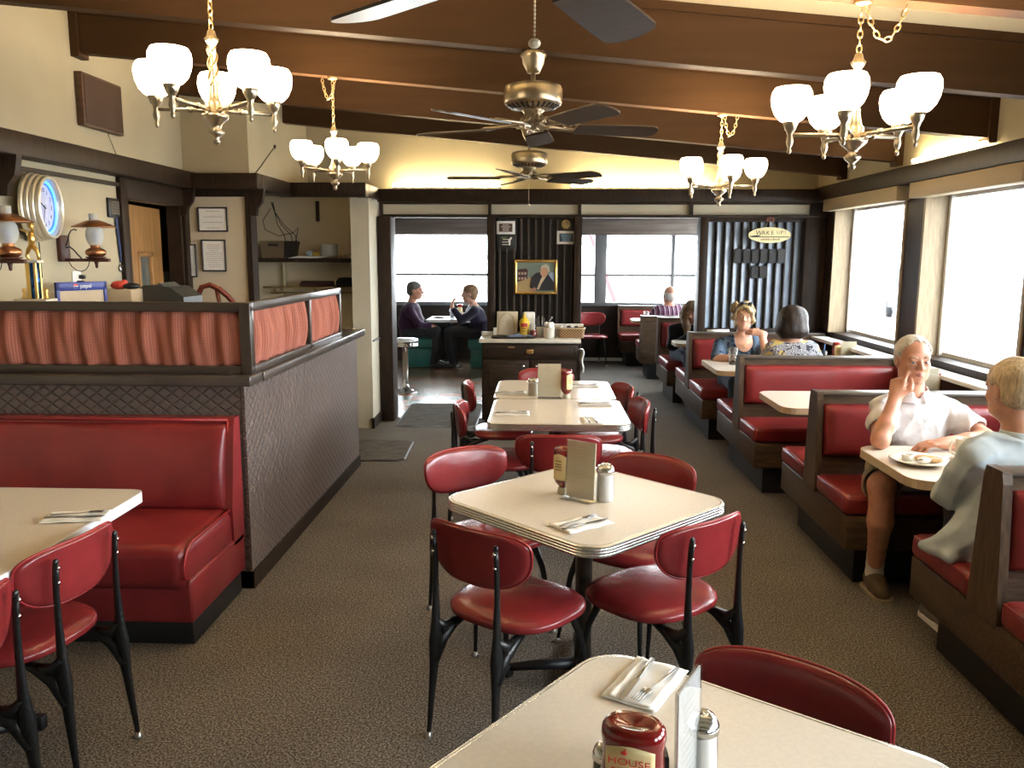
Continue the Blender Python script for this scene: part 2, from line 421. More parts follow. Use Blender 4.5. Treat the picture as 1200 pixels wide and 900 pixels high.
# back-room window wall
BW = [(-2.45, -.58), (.50, 2.62)]; BZ0, BZ1 = .90, 2.02
bw = MB().box((-3.7, YW, 0), (XR + .2, YW + .15, BZ0)).box((-3.7, YW, BZ1), (XR + .2, YW + .15, 2.3)).box((-3.7, YW, BZ0), (BW[0][0], YW + .15, BZ1)).box((BW[0][1], YW, BZ0), (BW[1][0], YW + .15, BZ1)).box((BW[1][1], YW, BZ0), (XR + .2, YW + .15, BZ1))
struct('wall_far', bw, mat('brown_back_wall', (0.032, 0.023, 0.018), 0.45, spec=.25, var=(5, .15)))
SILVER = mat('grey_aluminium_frame', (0.16, 0.165, 0.17), 0.4, .3)
for i, (a, b_) in enumerate(BW):
    w = thing('window_%d' % (9 + i), None, None); w['kind'] = 'structure'
    f = MB()
    for (x, t) in ([(a, .06), (b_ - .06, .06)] if i == 0 else [(a, .06), (.845, .19), (2.04, .06), (b_ - .06, .06)]):
        f.box((x, YW - .02, BZ0), (x + t, YW + .08, BZ1), .008)
    f.box((a, YW - .03, BZ0 - .03), (b_, YW + .08, BZ0 + .03), .006).box((a, YW - .01, 1.338), (b_, YW + .06, 1.378)).box((a, YW, BZ1 - .05), (b_, YW + .06, BZ1))
    f.build('window_frame', SILVER, w)
    MB().box((a, YW + .04, BZ0), (b_, YW + .046, BZ1)).build('pane', PANE, w)
    MB().box((a - .1, YW - .14, 1.98), (b_ + .1, YW - .01, 2.255), .01).build('roller_valance', mat('grey_brown_valance', (0.14, 0.115, 0.10), 0.22, var=(3, .2), stretch=(.4, 1, 6)), w)
    portal('window_portal', ((a + b_) / 2, YW + .2, 1.46), (-PI / 2, 0, 0), b_ - a, BZ1 - BZ0)
struct('wall_left_lobby', MB().box((-3.8, 8.56, 0), (-3.6, YW + .15, 2.3)).box((-3.7, 8.46, 0), (XL, 8.56, 2.3)), mat('pale_lobby_wall', (0.45, 0.42, 0.38), .6))
struct('baseboard_far', MB().box((-.5, YW - .02, 0), (XR, YW, .05)), WHITE)
# exterior ground
g = struct('ground_parking', MB().box((-60, -60, -.3), (80, 80, -.2)), mat('pale_concrete', (GROUND, GROUND * .98, GROUND * .95), .9, var=(.4, .1)))

# ---------------- trims and headers
dk = DARKWOOD
struct('trim_1', MB().box((XL, -3.1, 2.20), (XL + .12, 6.9, 2.33), .008).box((XL, -3.1, 2.135), (XL + .03, 5.8, 2.16)), dk)
struct('trim_2', MB().box((XL, 6.77, 2.195), (-2.29, 6.90, 2.32), .008).box((-2.42, 6.90, 2.195), (-2.29, 7.75, 2.32), .008), dk)
struct('trim_3', MB().box((-1.66, 8.27, 2.185), (XR - .1, YD + .03, 2.31), .008).box((-2.42, 7.66, 2.195), (-1.60, 7.80, 2.32), .008).box((-1.72, 7.80, 2.195), (-1.60, 8.30, 2.32), .008), dk)
struct('trim_4', MB().box((XR - .11, -3.0, 2.20), (XR, 8.40, 2.33), .008).box((XR - .04, 8.0, 2.30), (XR, 8.42, 2.33)), dk)
t5 = MB().box((-1.60, 8.31, 2.165), (2.68, 8.38, 2.19)).box((-1.60, 8.29, 2.035), (2.68, 8.39, 2.066))
for x in (-1.60, -.525, .362, 1.452, 2.62): t5.box((x, 8.30, 2.05), (x + .03, 8.385, 2.19))
t5.box((2.63, 8.30, 2.03), (2.78, 8.39, 2.19))
struct('trim_5', t5, dk)
struct('trim_6', MB().box((-1.58, 8.345, 2.06), (2.66, 8.38, 2.17)), CREAM2)
posts = MB()
for (a, b_) in ((-1.61, -1.475), (-.535, -.455), (.325, .405), (1.555, 1.635), (2.57, 2.78)): posts.box((a, 8.28 if a > -1 else 8.2, 0), (b_, 8.46, 2.04), .006)
struct('trim_7', posts, dk)
# door casing and over-door board
struct('trim_8', MB().box((XL, DY0 - .10, 0), (XL + .035, DY0, 2.2), .004).box((XL, DY1, 0), (XL + .035, 6.9, 2.2), .004).box((XL, DY0, DZ), (XL + .03, DY1, 2.2)).box((XL - .11, DY0, 0), (XL, DY0 + .03, DZ)).box((XL - .11, DY1 - .03, 0), (XL, DY1, DZ)), dk)
struct('trim_9', MB().box((-2.44, 6.875, 0), (-2.395, 6.90, 2.2)).box((XL, 6.885, 2.14), (-2.40, 6.90, 2.2)).box((-2.415, 6.90, 0), (-2.395, 7.02, 2.2)), dk)
corb = [(0, 0), (.05, 0), (.06, .06), (.10, .11), (.12, .20), (.12, .22), (0, .22)]
for n, (x, y) in enumerate([(XL, 4.50), (XL, 6.80), (-2.40, 6.88), (XL, 3.0)]):
    struct('trim_%d' % (10 + n), MB().prism([(x + p, 1.985 + q) for p, q in corb], y, y + .05, axis='y'), dk)
struct('trim_15', MB().box((-2.27, 8.42, 2.0), (-2.24, 8.46, 2.2)), dk)
struct('baseboard_left', MB().box((XL, -3, 0), (XL + .02, DY0 - .1, .12)), dk)
struct('baseboard_column', MB().box((-1.63, 7.83, 0), (-1.60, 8.3, .10)), dk)
struct('trim_16', MB().box((-1.612, 7.9, .84), (-1.60, 8.2, .86)), SILVER)

# beams
for i, y in enumerate([1.85, 3.02, 4.20, 5.35, 6.68, 7.86, .65, -.6, -1.9]):
    zb = lambda x: 2.65 - .093 * x
    m = MB().prism([(XL, zb(XL)), (XR, zb(XR)), (XR, zb(XR) + .30), (XL, zb(XL) + .30)], y, y + .085, axis='y')
    for x in (XL, XR - .05):
        m.box((x, y - .02, zb(x) - .03), (x + .05, y + .105, zb(x) + .26))
    m.prism([(XL, zb(XL) + .235), (XR, zb(XR) + .235), (XR, zb(XR) + .275), (XL, zb(XL) + .275)], y - .02, y + .105, axis='y')
    struct('trim_%d' % (20 + i), m, BEAMWOOD)

# centre slatted panel and right slatted screen
FIN = mat('blue_grey_fin_paint', (0.23, 0.27, 0.33), 0.40, var=(12, .08))
FIN_SHADED = mat('shaded_fin_paint', (0.022, 0.022, 0.027), 0.45)  # fin paint darkened: unlit look of the centre panel put into colour
BATTEN = mat('brown_batten', (0.036, 0.027, 0.021), 0.5)
struct('wall_slat_panel', MB().box((-.46, 8.43, 0), (.33, 8.46, 2.04)), FIN_SHADED)
k = 0
m = MB()
for i in range(11):
    x = -.42 + i * .072
    m.box((x - .004, 8.36, .05), (x + .016, 8.43, 2.03), .002, 1)
struct('trim_30', m, BATTEN)
sc_ = thing('slatted_screen', 'blue-grey vertical slat screen in the wall opening behind the blonde person', 'screen', (0, 0, 0))
MB().box((1.63, 8.33, .90), (2.58, 8.42, .955), .004).build('bottom_rail', dk, sc_)
MB().box((1.63, 8.33, 2.0), (2.58, 8.42, 2.04)).build('top_rail', dk, sc_)
for i in range(11):
    x = 1.685 + i * .0845
    m = MB().box((x - .046, 8.375, .955), (x + .046, 8.385, 2.0), .003, rot=(math.radians(30), 'Z'))
    m.build('slat', FIN, sc_)
    m = MB().box((x + .040, 8.345, .955), (x + .050, 8.40, 2.0)); m.build('batten', BATTEN, sc_)
for i, zz in [(4, 1.60), (5, 1.60), (6, 1.60), (7, 1.60), (8, 1.60), (3, 1.60), (5, 1.455), (6, 1.455)]:
    x = 1.685 + i * .0845
    MB().box((x - .032, 8.322, zz), (x + .032, 8.334, zz + (.14 if zz > 1.5 else .12)), .002, 1).build('dark_plate', BLACK, sc_)
tag(MB().tube([(1.66, 8.31, .925), (1.88, 8.31, .925)], .022, 12).build('rolled_paper_tube', PAPER), 'pale rolled tube lying on the slat screen bottom rail behind the blonde person', 'tube')

# cove tubes
TUBE = mat('lit_fluorescent_tube', (1, .95, .8), .4, emit=((1.0, 0.80, 0.46), COVE))
for i, (p, q) in enumerate([((-1.50, 8.52), (-.42, 8.52)), ((.30, 8.52), (1.72, 8.52)), ((2.725, 5.35), (2.725, 6.35))]):
    t = thing('fluorescent_fixture', ['fluorescent strip on the back header left of the fans', 'fluorescent strip on the back header right of the fans', 'fluorescent strip on the header over the right-hand windows'][i], 'light', (p[0], p[1], 2.335))
    d = (q[0] - p[0], q[1] - p[1], 0)
    MB().tube([(0, 0, .03), (d[0], d[1], .03)], .015, 10).build('tube', TUBE, t)
    MB().box((min(0, d[0]) - .02, -.02 + min(0, d[1]), -.024), (max(0, d[0]) + .02, .02 + max(0, d[1]), .008), .003, 1).build('housing', WHITE, t)

# wooden door leaf, ajar
dr = thing('door_1', None, None, (XL - .06, DY0 + .04, 0), math.radians(8.)); dr['kind'] = 'structure'
DOORW = mat('varnished_oak_door', (0.30, 0.155, 0.055), 0.35, var=(5, .25), stretch=(8, 8, .7))
W_ = .86
m = MB().box((-.02, 0, .01), (.02, .30, 2.03)).box((-.02, .58, .01), (.02, W_, 2.03)).box((-.02, .30, .01), (.02, .58, 1.06)).box((-.02, .30, 1.66), (.02, .58, 2.03))
m.build('door_leaf', DOORW, dr)
m = MB()
for (a, b_, c, d) in ((.27, .61, 1.03, 1.07), (.27, .61, 1.65, 1.69), (.27, .31, 1.03, 1.69), (.57, .61, 1.03, 1.69)): m.box((-.03, a, c), (.03, b_, d), .004)
m.build('window_bead', DOORW, dr)
MB().box((-.004, .30, 1.06), (.004, .58, 1.66)).build('door_glass', mat('dim_door_glass', (0.10, 0.11, 0.10), .08), dr)
MB().sphere((.05, .80, .98), .03).tube([(.02, .80, .98), (.05, .80, .98)], .012).build('door_knob', STEEL, dr)
# ================================================================== PARTITION AND BANQUETTE
pt = thing('quilted_partition', 'brown quilted half-height partition with a curtained screen on top, by the entrance', 'partition', (0, 0, 0))
def origin_mesh(mb, name, m, parent): return mb.build(name, m, parent)
mf = MB().box((XL, 3.95, .09), (-1.45, 4.07, 1.05)); mf.build('quilted_front', QUILT_X, pt)
MB().box((-1.57, 4.07, .09), (-1.45, 6.43, 1.05)).box((-1.46, 3.945, .09), (-1.445, 6.43, 1.05)).build('quilted_side', QUILT_Y, pt)
MB().box((XL, 3.94, 0), (-1.44, 4.05, .09)).box((-1.56, 3.94, 0), (-1.435, 6.44, .09)).build('kick_board', DARKWOOD, pt)
MB().box((XL, 3.88, 1.045), (-1.39, 4.10, 1.095), .006).box((-1.60, 4.06, 1.045), (-1.38, 6.46, 1.095), .006).build('ledge', mat('dark_ledge_laminate', (0.050, 0.038, 0.031), .28, var=(6, .2)), pt)
FR = mat('dark_screen_frame', (0.038, 0.027, 0.020), .30)
fr = MB()
# front frame
fr.box((XL, 3.95, 1.095), (-1.40, 4.0, 1.135), .004).box((XL, 3.95, 1.40), (-1.40, 4.0, 1.445), .004).box((-1.455, 3.945, 1.095), (-1.40, 4.0, 1.445), .004)
# side frame
fr.box((-1.445, 4.0, 1.095), (-1.40, 5.79, 1.135), .004).box((-1.445, 4.0, 1.40), (-1.40, 5.79, 1.445), .004)
for y in (4.99, 5.75): fr.box((-1.445, y, 1.10), (-1.40, y + .035, 1.44), .004)
fr.build('screen_frame', FR, pt)
def curtain(axis, a, b, fixed, name, m):
    ph = [random.uniform(0, 6) for _ in range(5)]
    def fn(u, v):
        s = a + (b - a) * u; z = 1.128 + .275 * v
        w = .015 * math.sin(s * 46 + ph[0] + .9 * math.sin(v * 2.4 + ph[1])) + .009 * math.sin(s * 83 + ph[2] + 1.5 * v) + .006 * math.sin(s * 21 + ph[3] - 2.6 * v)
        w *= (.55 + .45 * math.sin(PI * v)); w += .012 * math.sin(PI * v)
        z2 = z + .006 * math.sin(s * 30 + ph[4]) * (1 if v < .08 else 0)
        return (s, fixed - w, z2) if axis == 'x' else (fixed + w, s, z2)
    o = MB().grid(fn, int((b - a) * 170), 14).build(name, m, pt)
    md = o.modifiers.new('thick', 'SOLIDIFY'); md.thickness = .004
curtain('x', XL, -1.46, 3.985, 'curtain', GING_X)
curtain('y', 4.005, 4.985, -1.432, 'curtain', GING_Y)
curtain('y', 5.03, 5.745, -1.432, 'curtain', GING_Y)

bq = thing('banquette', 'long red vinyl banquette against the brown quilted partition on the left', 'bench', (-1.47, 3.95, 0))
BX0 = -1.46
MB().box((BX0, -.62, 0), (-.02, -.04, .115), .004).build('kick_base', BASEBLK, bq)
MB().box((BX0, -.665, .115), (-.0, -.02, .31), .012).build('seat_box', VINYL2, bq)
def seatprof(u, v):
    return None
m = MB().box((BX0, -.70, .265), (-.012, -.10, .465), .055, 6)
m.build('seat_cushion', VINYL2, bq)
m = MB().tube([(-.012, -.64 + .0, .30), (-.012, -.695, .33), (-.012, -.70, .38), (-.012, -.66, .44), (-.012, -.60, .463), (-.012, -.16, .463)], .006, 6)
m.tube([(BX0, -.10, .888), (-.03, -.10, .888)], .006, 6).tube([(-.03, -.10, .888), (-.03, -.105, .48)], .006, 6)
m.build('piping', PIPING, bq)
# back: padded panel leaning slightly, with a boxed end
poly = [(-.02, .28), (-.16, .28), (-.165, .47), (-.10, .86), (-.085, .895), (-.02, .895)]
MB().prism([(p, q) for p, q in poly], BX0, .0, axis='x').build('backrest_box', VINYL2, bq)
def bfn(u, v):
    x = BX0 + (-.035 - BX0) * u; z = .46 + .41 * v
    y = -.168 + .066 * v - .030 * (math.sin(PI * min(1, max(0, v))) ** .5) * min(1, (1 - u) * 30) ** .5
    return (x, y, z)
o = MB().grid(bfn, 90, 16).build('backrest_cushion', VINYL2, bq)
md = o.modifiers.new('thick', 'SOLIDIFY'); md.thickness = .02

# ================================================================== DINING TABLES
def ribbed_edge(loop, z0, z1, nr=4):
    prof = [(-.012, z0), (.0, z0 + .001)]; h = (z1 - z0 - .002) / nr
    for k in range(nr):
        za = z0 + .001 + k * h
        prof += [(.0025, za + h * .25), (.0025, za + h * .75), (.0, za + h * .98)]
    prof += [(-.012, z1 + .0005)]
    return MB().sweep(loop, prof, cap=False)
def tabletop_and_base(t, hx, hy, ribbed=True, r=.10, edge=None, base=True, foot=.30):
    loop = rrect(hx, hy, r)
    MB().sweep(loop, [(-.004, .703), (-.002, .705), (-.002, .741), (-.004, .742)]).build('tabletop', LAMINATE, t)
    if ribbed: ribbed_edge(loop, .700, .742).build('edge_band', ALU, t)
    else: MB().sweep(loop, [(-.008, .702), (.001, .702), (.001, .741), (-.003, .7424)], cap=False).build('edge_band', edge or WHITE_EDGE, t)
    if base:
        MB().lathe([(.034, .06), (.034, .69), (.10, .695), (.10, .702)], 20).build('column', mat('worn_bronze_column', (0.16, 0.13, 0.10), .35, .8, var=(12, .25)), t)
        m = MB()
        for k in range(4):
            a = PI / 4 + k * PI / 2
            dx, dy = math.cos(a), math.sin(a)
            m.tube([(dx * .03, dy * .03, .060), (dx * foot * .6, dy * foot * .6, .050), (dx * foot, dy * foot, .036)], [.026, .021, .016], 8)
            m.box((dx * foot - .018, dy * foot - .018, .0), (dx * foot + .018, dy * foot + .018, .05), .004)
        m.lathe([(.0, .02), (.05, .022), (.055, .05), (.036, .09), (.0, .092)], 16)
        m.build('cross_base', BASEBLK, t)
def dining_table(label, loc, rz, hx=.405, hy=.405, **kw):
    t = thing('dining_table', label, 'table', (*loc, 0), rz); tabletop_and_base(t, hx, hy, **kw); return t
dining_table('square cream diner table with ribbed metal edge turned diagonally in the middle of the room', (.18, 3.115), math.radians(45))
dining_table('nearest cream diner table turned diagonally, cut off by the bottom of the picture', (.25, 1.325), math.radians(-36))
dining_table('nearer of the two joined cream diner tables, just beyond the diagonal middle table', (.11, 4.945), 0, hx=.405, hy=.405, r=.08)
dining_table('farther of the two joined cream diner tables, nearest the dark sideboard', (.10, 5.762), 0, hx=.405, hy=.405, r=.08)
dining_table('cream table with plain white edge in front of the red banquette on the left', (-1.985, 2.46), 0, hx=.41, hy=.71, ribbed=False, r=.06)

# ================================================================== DINER CHAIRS
def make_chair(label):
    t = thing('diner_chair', label, 'chair')
    # seat
    def out(a):
        x, y = sup(a, .232, .212, .72)
        x *= 1 + .06 * (y / .212)
        return x, y
    vs, fs = puff(out, [.25, .5, .7, .85, .94, .985, 1.0], lambda q: .452 + .020 * (1 - q ** 2) - .016 * max(0, (q - .85) / .15) ** 2, lambda q: .404 + .014 * max(0, (q - .9) / .1), 56)
    MB().add(vs, fs).build('seat', VINYL, t)
    # backrest: curved lens pad
    def pout(a):
        c, s = math.cos(a), math.sin(a)
        x = .218 * math.copysign(abs(c) ** .62, c)
        y = (.078 if s > 0 else .122) * math.copysign(abs(s) ** (.55 if s > 0 else .95), s)
        return x, y
    def place(p):
        x, v, d = p      # across, up, depth (front +)
        y = -.262 + .055 * (x / .218) ** 2 - .10 * v + d
        z = .705 + v * .99
        return (x, y, z)
    rings = [.3, .55, .75, .88, .95, .985, 1.0]
    vs, fs = puff(pout, rings, lambda q: .018 + .006 * (1 - q ** 2) - .010 * max(0, (q - .85) / .15) ** 2, lambda q: -.014 + .012 * max(0, (q - .94) / .06) ** 2, 56)
    b = MB().add([place(p) for p in vs], fs).build('backrest', VINYL, t)
    loop = [place((*[c * 1.005 for c in pout(2 * PI * k / 64)], -.002)) for k in range(64)]
    MB().tube(loop, .0045, 6, close=True).build('piping', PIPING, b)
    for s in (-1, 1):
        lg = MB().tube([(s * .145, -.316, .012), (s * .142, -.306, .12), (s * .138, -.294, .25), (s * .135, -.287, .36), (s * .134, -.284, .44), (s * .134, -.282, .55), (s * .134, -.283, .65), (s * .134, -.286, .70), (s * .134, -.290, .745)],
                       [.0085, .0125, .018, .026, .017, .0115, .0105, .011, .010], 10, flat=.75)
        lg.tube([(s * .137, -.292, .28), (s * .136, -.250, .355), (s * .134, -.19, .386), (s * .125, -.11, .400)], [.018, .024, .019, .010], 10)
        lg.tube([(s * .135, -.288, .43), (s * .135, -.245, .39), (s * .134, -.19, .392)], [.014, .020, .014], 10)
        lg.sphere((s * .134, -.290, .746), (.0105, .008, .012), 10)
        o = lg.build('rear_leg', IRON, t)
        MB().lathe([(.0, 0), (.015, 0), (.016, .006), (.010, .016), (.008, .022)], 14, (s * .1455, -.317, 0)).build('foot_cap', STEEL, o)
        sm = MB()
        for (x, y, z) in ((.134, -.2995, .728), (.134, -.2955, .680)): sm.sphere((s * x, y, z), (.0065, .004, .0065), 8)
        sm.build('screw', CHROME, o)
        fl = MB().tube([(s * .205, .205, .012), (s * .190, .185, .15), (s * .172, .160, .30), (s * .155, .12, .395), (s * .12, .06, .404)], [.008, .0105, .014, .018, .010], 10)
        o = fl.build('front_leg', IRON, t)
        MB().lathe([(.0, 0), (.015, 0), (.016, .006), (.010, .016), (.008, .022)], 14, (s * .2055, .206, 0)).build('foot_cap', STEEL, o)
    m = MB().box((-.13, -.12, .396), (.13, -.09, .406), .002).box((-.13, .05, .396), (.13, .08, .406), .002)
    m.build('seat_rail', IRON, t)
    return t
chairs = [
 ('red chair seen from behind at the left front side of the diagonal middle table', (-.079, 2.850), -.615),
 ('red chair seen from behind at the right front side of the diagonal middle table', (.428, 2.955), .69),
 ('red chair at the far left of the diagonal middle table, its backrest front towards us', (-.215, 3.56), -2.52),
 ('red diner chair behind the diagonal middle table on its far right, beside the sugar jar', (.375, 3.46), 2.5),
 ('red diner chair seen squarely from behind at the near end of the two joined tables', (.10, 4.335), -.01),
 ('nearer of the two red diner chairs on the left of the two joined tables', (-.24, 4.97), -1.52),
 ('farther of the two red diner chairs on the left of the two joined tables', (-.26, 5.80), -1.46),
 ('nearer of the two red diner chairs on the right of the two joined tables', (.40, 5.10), 1.68),
 ('farther of the two red diner chairs on the right of the two joined tables', (.36, 5.68), 1.80),
 ('red chair at the far end of the joined tables, in front of the sideboard', (.05, 6.28), 3.15),
 ('red diner chair behind the nearest table, only the long top of its backrest showing', (.425, 1.545), 2.50),
 ('red diner chair seen from behind at the right side of the white-edged left table', (-1.735, 2.545), 1.395),
 ('red chair cut off by the left picture edge, beside the white-edged table', (-1.74, 2.00), 1.55),
 ('single red diner chair standing against the brown back wall left of the far booth', (.80, 12.75), 3.18),
]
c0 = None
for lab, loc, rz in chairs:
    if c0 is None:
        c0 = make_chair(lab); c0.location = (*loc, 0); c0.rotation_euler = (0, 0, rz)
        c0['group'] = 'red diner chairs'
    else: dup(c0, (*loc, 0), rz, lab, 'red diner chairs')

# ================================================================== BOOTHS
def cushion_box(mb, lo, hi, r=.03): return mb.box(lo, hi, r, 4)
def booth(label, x0, y0, half_far, half_near, far=True, near=True, h=.92, plain_near=False):
    t = thing('booth_bench', label, 'booth bench', (x0, y0, 0), 0, 'red vinyl booth benches')
    L = XR - .02 - x0
    ya = -half_near if near else -.07; yb = half_far if far else .07
    MB().box((.10, ya + (.10 if near else 0), 0), (L, yb - (.10 if far else 0), .215), .004, 1).build('kick_base', BASEBLK, t)
    MB().box((.012, ya, .21), (L, yb, .385), .005, 2).build('seat_box', WOOD, t)
    # back panel
    MB().prism([(-.075, .36), (.075, .36), (.045, h - .04), (.045, h), (-.045, h), (-.045, h - .04)], .01, L, axis='x').build('back_panel', WOOD, t)
    MB().prism([(-.105, .385), (.105, .385), (.065, h - .03), (.052, h + .015), (-.052, h + .015), (-.065, h - .03)], -.002, .032, axis='x').build('end_post', WOODV, t)
    MB().box((.0, -.055, h - .005), (L, .055, h + .012), .004).build('top_cap', GRAYWOOD, t)
    for s, on in ((1, far), (-1, near)):
        if not on: continue
        lim = yb if s > 0 else -ya
        m = MB(); m.box((.0, .105, .385), (L, lim, .492), .034, 5)
        if s < 0: m.xf(Matrix.Scale(-1, 4, (0, 1, 0)))
        o = m.build('seat_cushion', VINYL2, t)
        m = MB(); m.tube([(.02, .12, .40), (.004, .13, .48), (.004, lim - .03, .484), (.02, lim - .004, .47), (L, lim - .003, .465)], .004, 6)
        if s < 0: m.xf(Matrix.Scale(-1, 4, (0, 1, 0)))
        m.build('piping', PIPING, o)
        def fn(u, v):
            x = .04 + (L - .05) * u; z = .585 + (h - .055 - .585) * v
            e = min(1, min(u * L / .05, (1 - u) * L / .05)) ** .5 * (max(0, 1 - abs(2 * v - 1) ** 6)) ** .5
            y = .072 - .022 * v + .034 * e
            return (x, s * y, z)
        o = MB().grid(fn, 60, 18).build('back_cushion', VINYL2, t)
        md = o.modifiers.new('thick', 'SOLIDIFY'); md.thickness = .012; md.offset = 0
    return t
booth('nearest double booth bench, on which the person in the denim shirt sits', 1.62, 2.92, .60, .60)
booth('double booth bench on which the person in the white shirt sits', 1.53, 4.61, .57, .56)
booth('double booth bench with a grey top cap behind the person in the white shirt', 1.49, 6.24, .70, .56)
booth('double booth bench under the slat screen on which the blonde person sits', 1.45, 8.16, .72, .76)
booth('booth bench beyond the slat screen on which the long-haired person in black sits', 1.42, 10.1, .1, .80, far=False)
booth('booth bench with a plain brown back on which the person in stripes sits', 1.36, 11.3, .56, .1, near=False, h=.85)
booth('farthest booth bench, its red back against the window wall', 1.21, 13.08, .1, .60, far=False, h=.88)

def booth_table(label, x0, y, w=.67, cream_edge=True):
    t = thing('booth_table', label, 'table', (x0, y, 0))
    L = XR - .005 - x0; h = w / 2; c = .10
    poly = [(L, -h), (L, h)]
    for k in range(7): a = PI / 2 + k / 6 * PI / 2; poly.append((c + c * math.cos(a), h - c + c * math.sin(a)))
    for k in range(7): a = PI + k / 6 * PI / 2; poly.append((c + c * math.cos(a), -h + c + c * math.sin(a)))
    loop = []
    n = len(poly)
    for i, p in enumerate(poly):
        a = Vector(poly[i - 1]); b_ = Vector(poly[(i + 1) % n]); tt = (b_ - a).normalized(); loop.append((*p, tt.y, -tt.x))
    MB().sweep(loop, [(-.003, .703), (-.001, .705), (-.001, .740), (-.002, .742)]).build('tabletop', LAMINATE, t)
    MB().sweep(loop, [(-.006, .702), (.001, .702), (.001, .7405), (-.002, .7424)], cap=False).build('edge_band', LAMEDGE, t)
    MB().lathe([(.16, 0), (.16, .015), (.05, .03), (.033, .05), (.033, .69), (.09, .70), (.09, .703)], 20, (.62, 0, 0)).build('pedestal', BASEBLK, t)
    return t
booth_table('booth table with a plate and a mug between the persons in white and denim', 1.575, 3.765)
booth_table('empty booth table behind the person in the white shirt', 1.515, 5.44)
booth_table('booth table with a plastic cup in front of the blonde person', 1.455, 7.14, .80)
booth_table('booth table beside the long-haired person, just past the slat screen', 1.45, 8.99 + .06, .42)
booth_table('farthest booth table, by the back windows', 1.33, 12.18, .52)

# ================================================================== LEFT BACK ROOM
TEAL = mat('teal_vinyl', (0.028, 0.17, 0.165), .35, spec=.5, var=(5, .15))
for (x, s, lab) in ((-1.80, 1, 'teal vinyl bench under the person in purple in the far left room'), (-.83, -1, 'teal vinyl bench under the person in dark navy in the far left room')):
    t = thing('window_bench', lab, 'bench', (x, 12.35, 0), 0, 'teal benches at the far left window')
    MB().box((-.20, -.22, .02), (.20, .60, .30), .01).build('bench_base', TEAL, t)
    MB().box((-.19, -.20, 0), (.19, .60, .05)).build('kick_base', BASEBLK, t)
    MB().box((-.235, -.27, .29), (.235, .62, .45), .035, 4).build('seat_cushion', TEAL, t)
    MB().box((-s * .235 - .03, -.2, .3), (-s * .235 + .03, .62, .88), .02, 3).build('backrest', TEAL, t)
t = thing('booth_table', 'small white table between the couple in the far left room', 'table', (-1.33, 12.40, 0))
MB().sweep(rrect(.34, .36, .05), [(-.003, .69), (0, .692), (0, .73), (-.003, .732)]).build('tabletop', mat('white_laminate', (.62, .63, .65), .25), t)
MB().lathe([(.16, 0), (.16, .02), (.022, .03), (.022, .69), (.08, .692)], 16, (.0, -.1, 0)).build('pedestal', STEEL, t)
t = thing('counter_stool', 'white round stool with chrome rim just inside the far left room', 'stool', (-1.64, 9.95, 0))
MB().lathe([(.0, .625), (.155, .625), (.165, .64), (.15, .665), (.0, .675)], 28).build('seat', mat('white_stool_vinyl', (.68, .68, .66), .35), t)
MB().lathe([(.160, .575), (.168, .58), (.168, .592), (.163, .596), (.168, .60), (.168, .614), (.163, .617), (.168, .622), (.166, .64)], 32, cap=False).build('chrome_rim', CHROME, t)
MB().lathe([(.15, 0), (.15, .015), (.09, .04), (.045, .07), (.035, .12), (.035, .57), (.12, .575), (.12, .60)], 24).build('pedestal', CHROME, t)
tb = thing('counter_end', 'white counter corner glimpsed at the right jamb of the left doorway', 'counter', (-.66, 11.2, 0))
MB().box((-.04, -.2, .70), (.12, .9, .735), .004).build('countertop', WHITE, tb); MB().box((-.0, -.15, 0), (.12, .85, .70)).build('body', DKPAINT, tb)

# ================================================================== SIDEBOARD
sb = thing('sideboard', 'dark wooden sideboard with a white top in front of the slatted panel', 'cabinet', (-.10, 7.95, 0))
SBW = mat('dark_cabinet_wood', (0.028, 0.018, 0.012), .42, spec=.22, var=(7, .3), stretch=(1, 6, 6))
MB().box((-.465, .01, .07), (.465, .33, .835), .004).box((-.44, .03, 0), (.44, .31, .08)).build('carcass', SBW, sb)
MB().box((-.49, -.03, .835), (.49, .335, .872), .006).box((-.49, .315, .872), (.49, .335, .915), .004).build('worktop', mat('worn_white_worktop', (.62, .57, .48), .35, var=(8, .06)), sb)
d = MB().box((-.45, -.008, .68), (.45, .012, .815), .004).box((-.41, -.013, .70), (.41, -.005, .795), .004).build('drawer', SBW, sb)
BRASS = mat('aged_brass', (.42, .28, .12), .35, 1.)
h = MB().box((-.035, -.018, .735), (.035, -.012, .772), .004)
h.tube([(-.03, -.02, .758), (-.03, -.036, .742), (0, -.038, .736), (.03, -.036, .742), (.03, -.02, .758)], .005, 8); h.build('drawer_pull', BRASS, d)
h = MB().box((-.21, -.018, .785), (-.15, -.011, .80), .004).build('brass_escutcheon', BRASS, d)
for x0, x1, kx in ((-.45, -.01, -.06), (.01, .45, .06)):
    dd = MB().box((x0, -.008, .09), (x1, .012, .665), .004).box((x0 + .05, -.012, .14), (x1 - .05, -.004, .615), .004).build('door', SBW, sb)
    MB().lathe([(.006, 0), (.006, -.02), (.014, -.026), (.014, -.034), (0, -.038)], 12, (kx, -.008, .615), axis='y').build('knob', CHROME, dd)

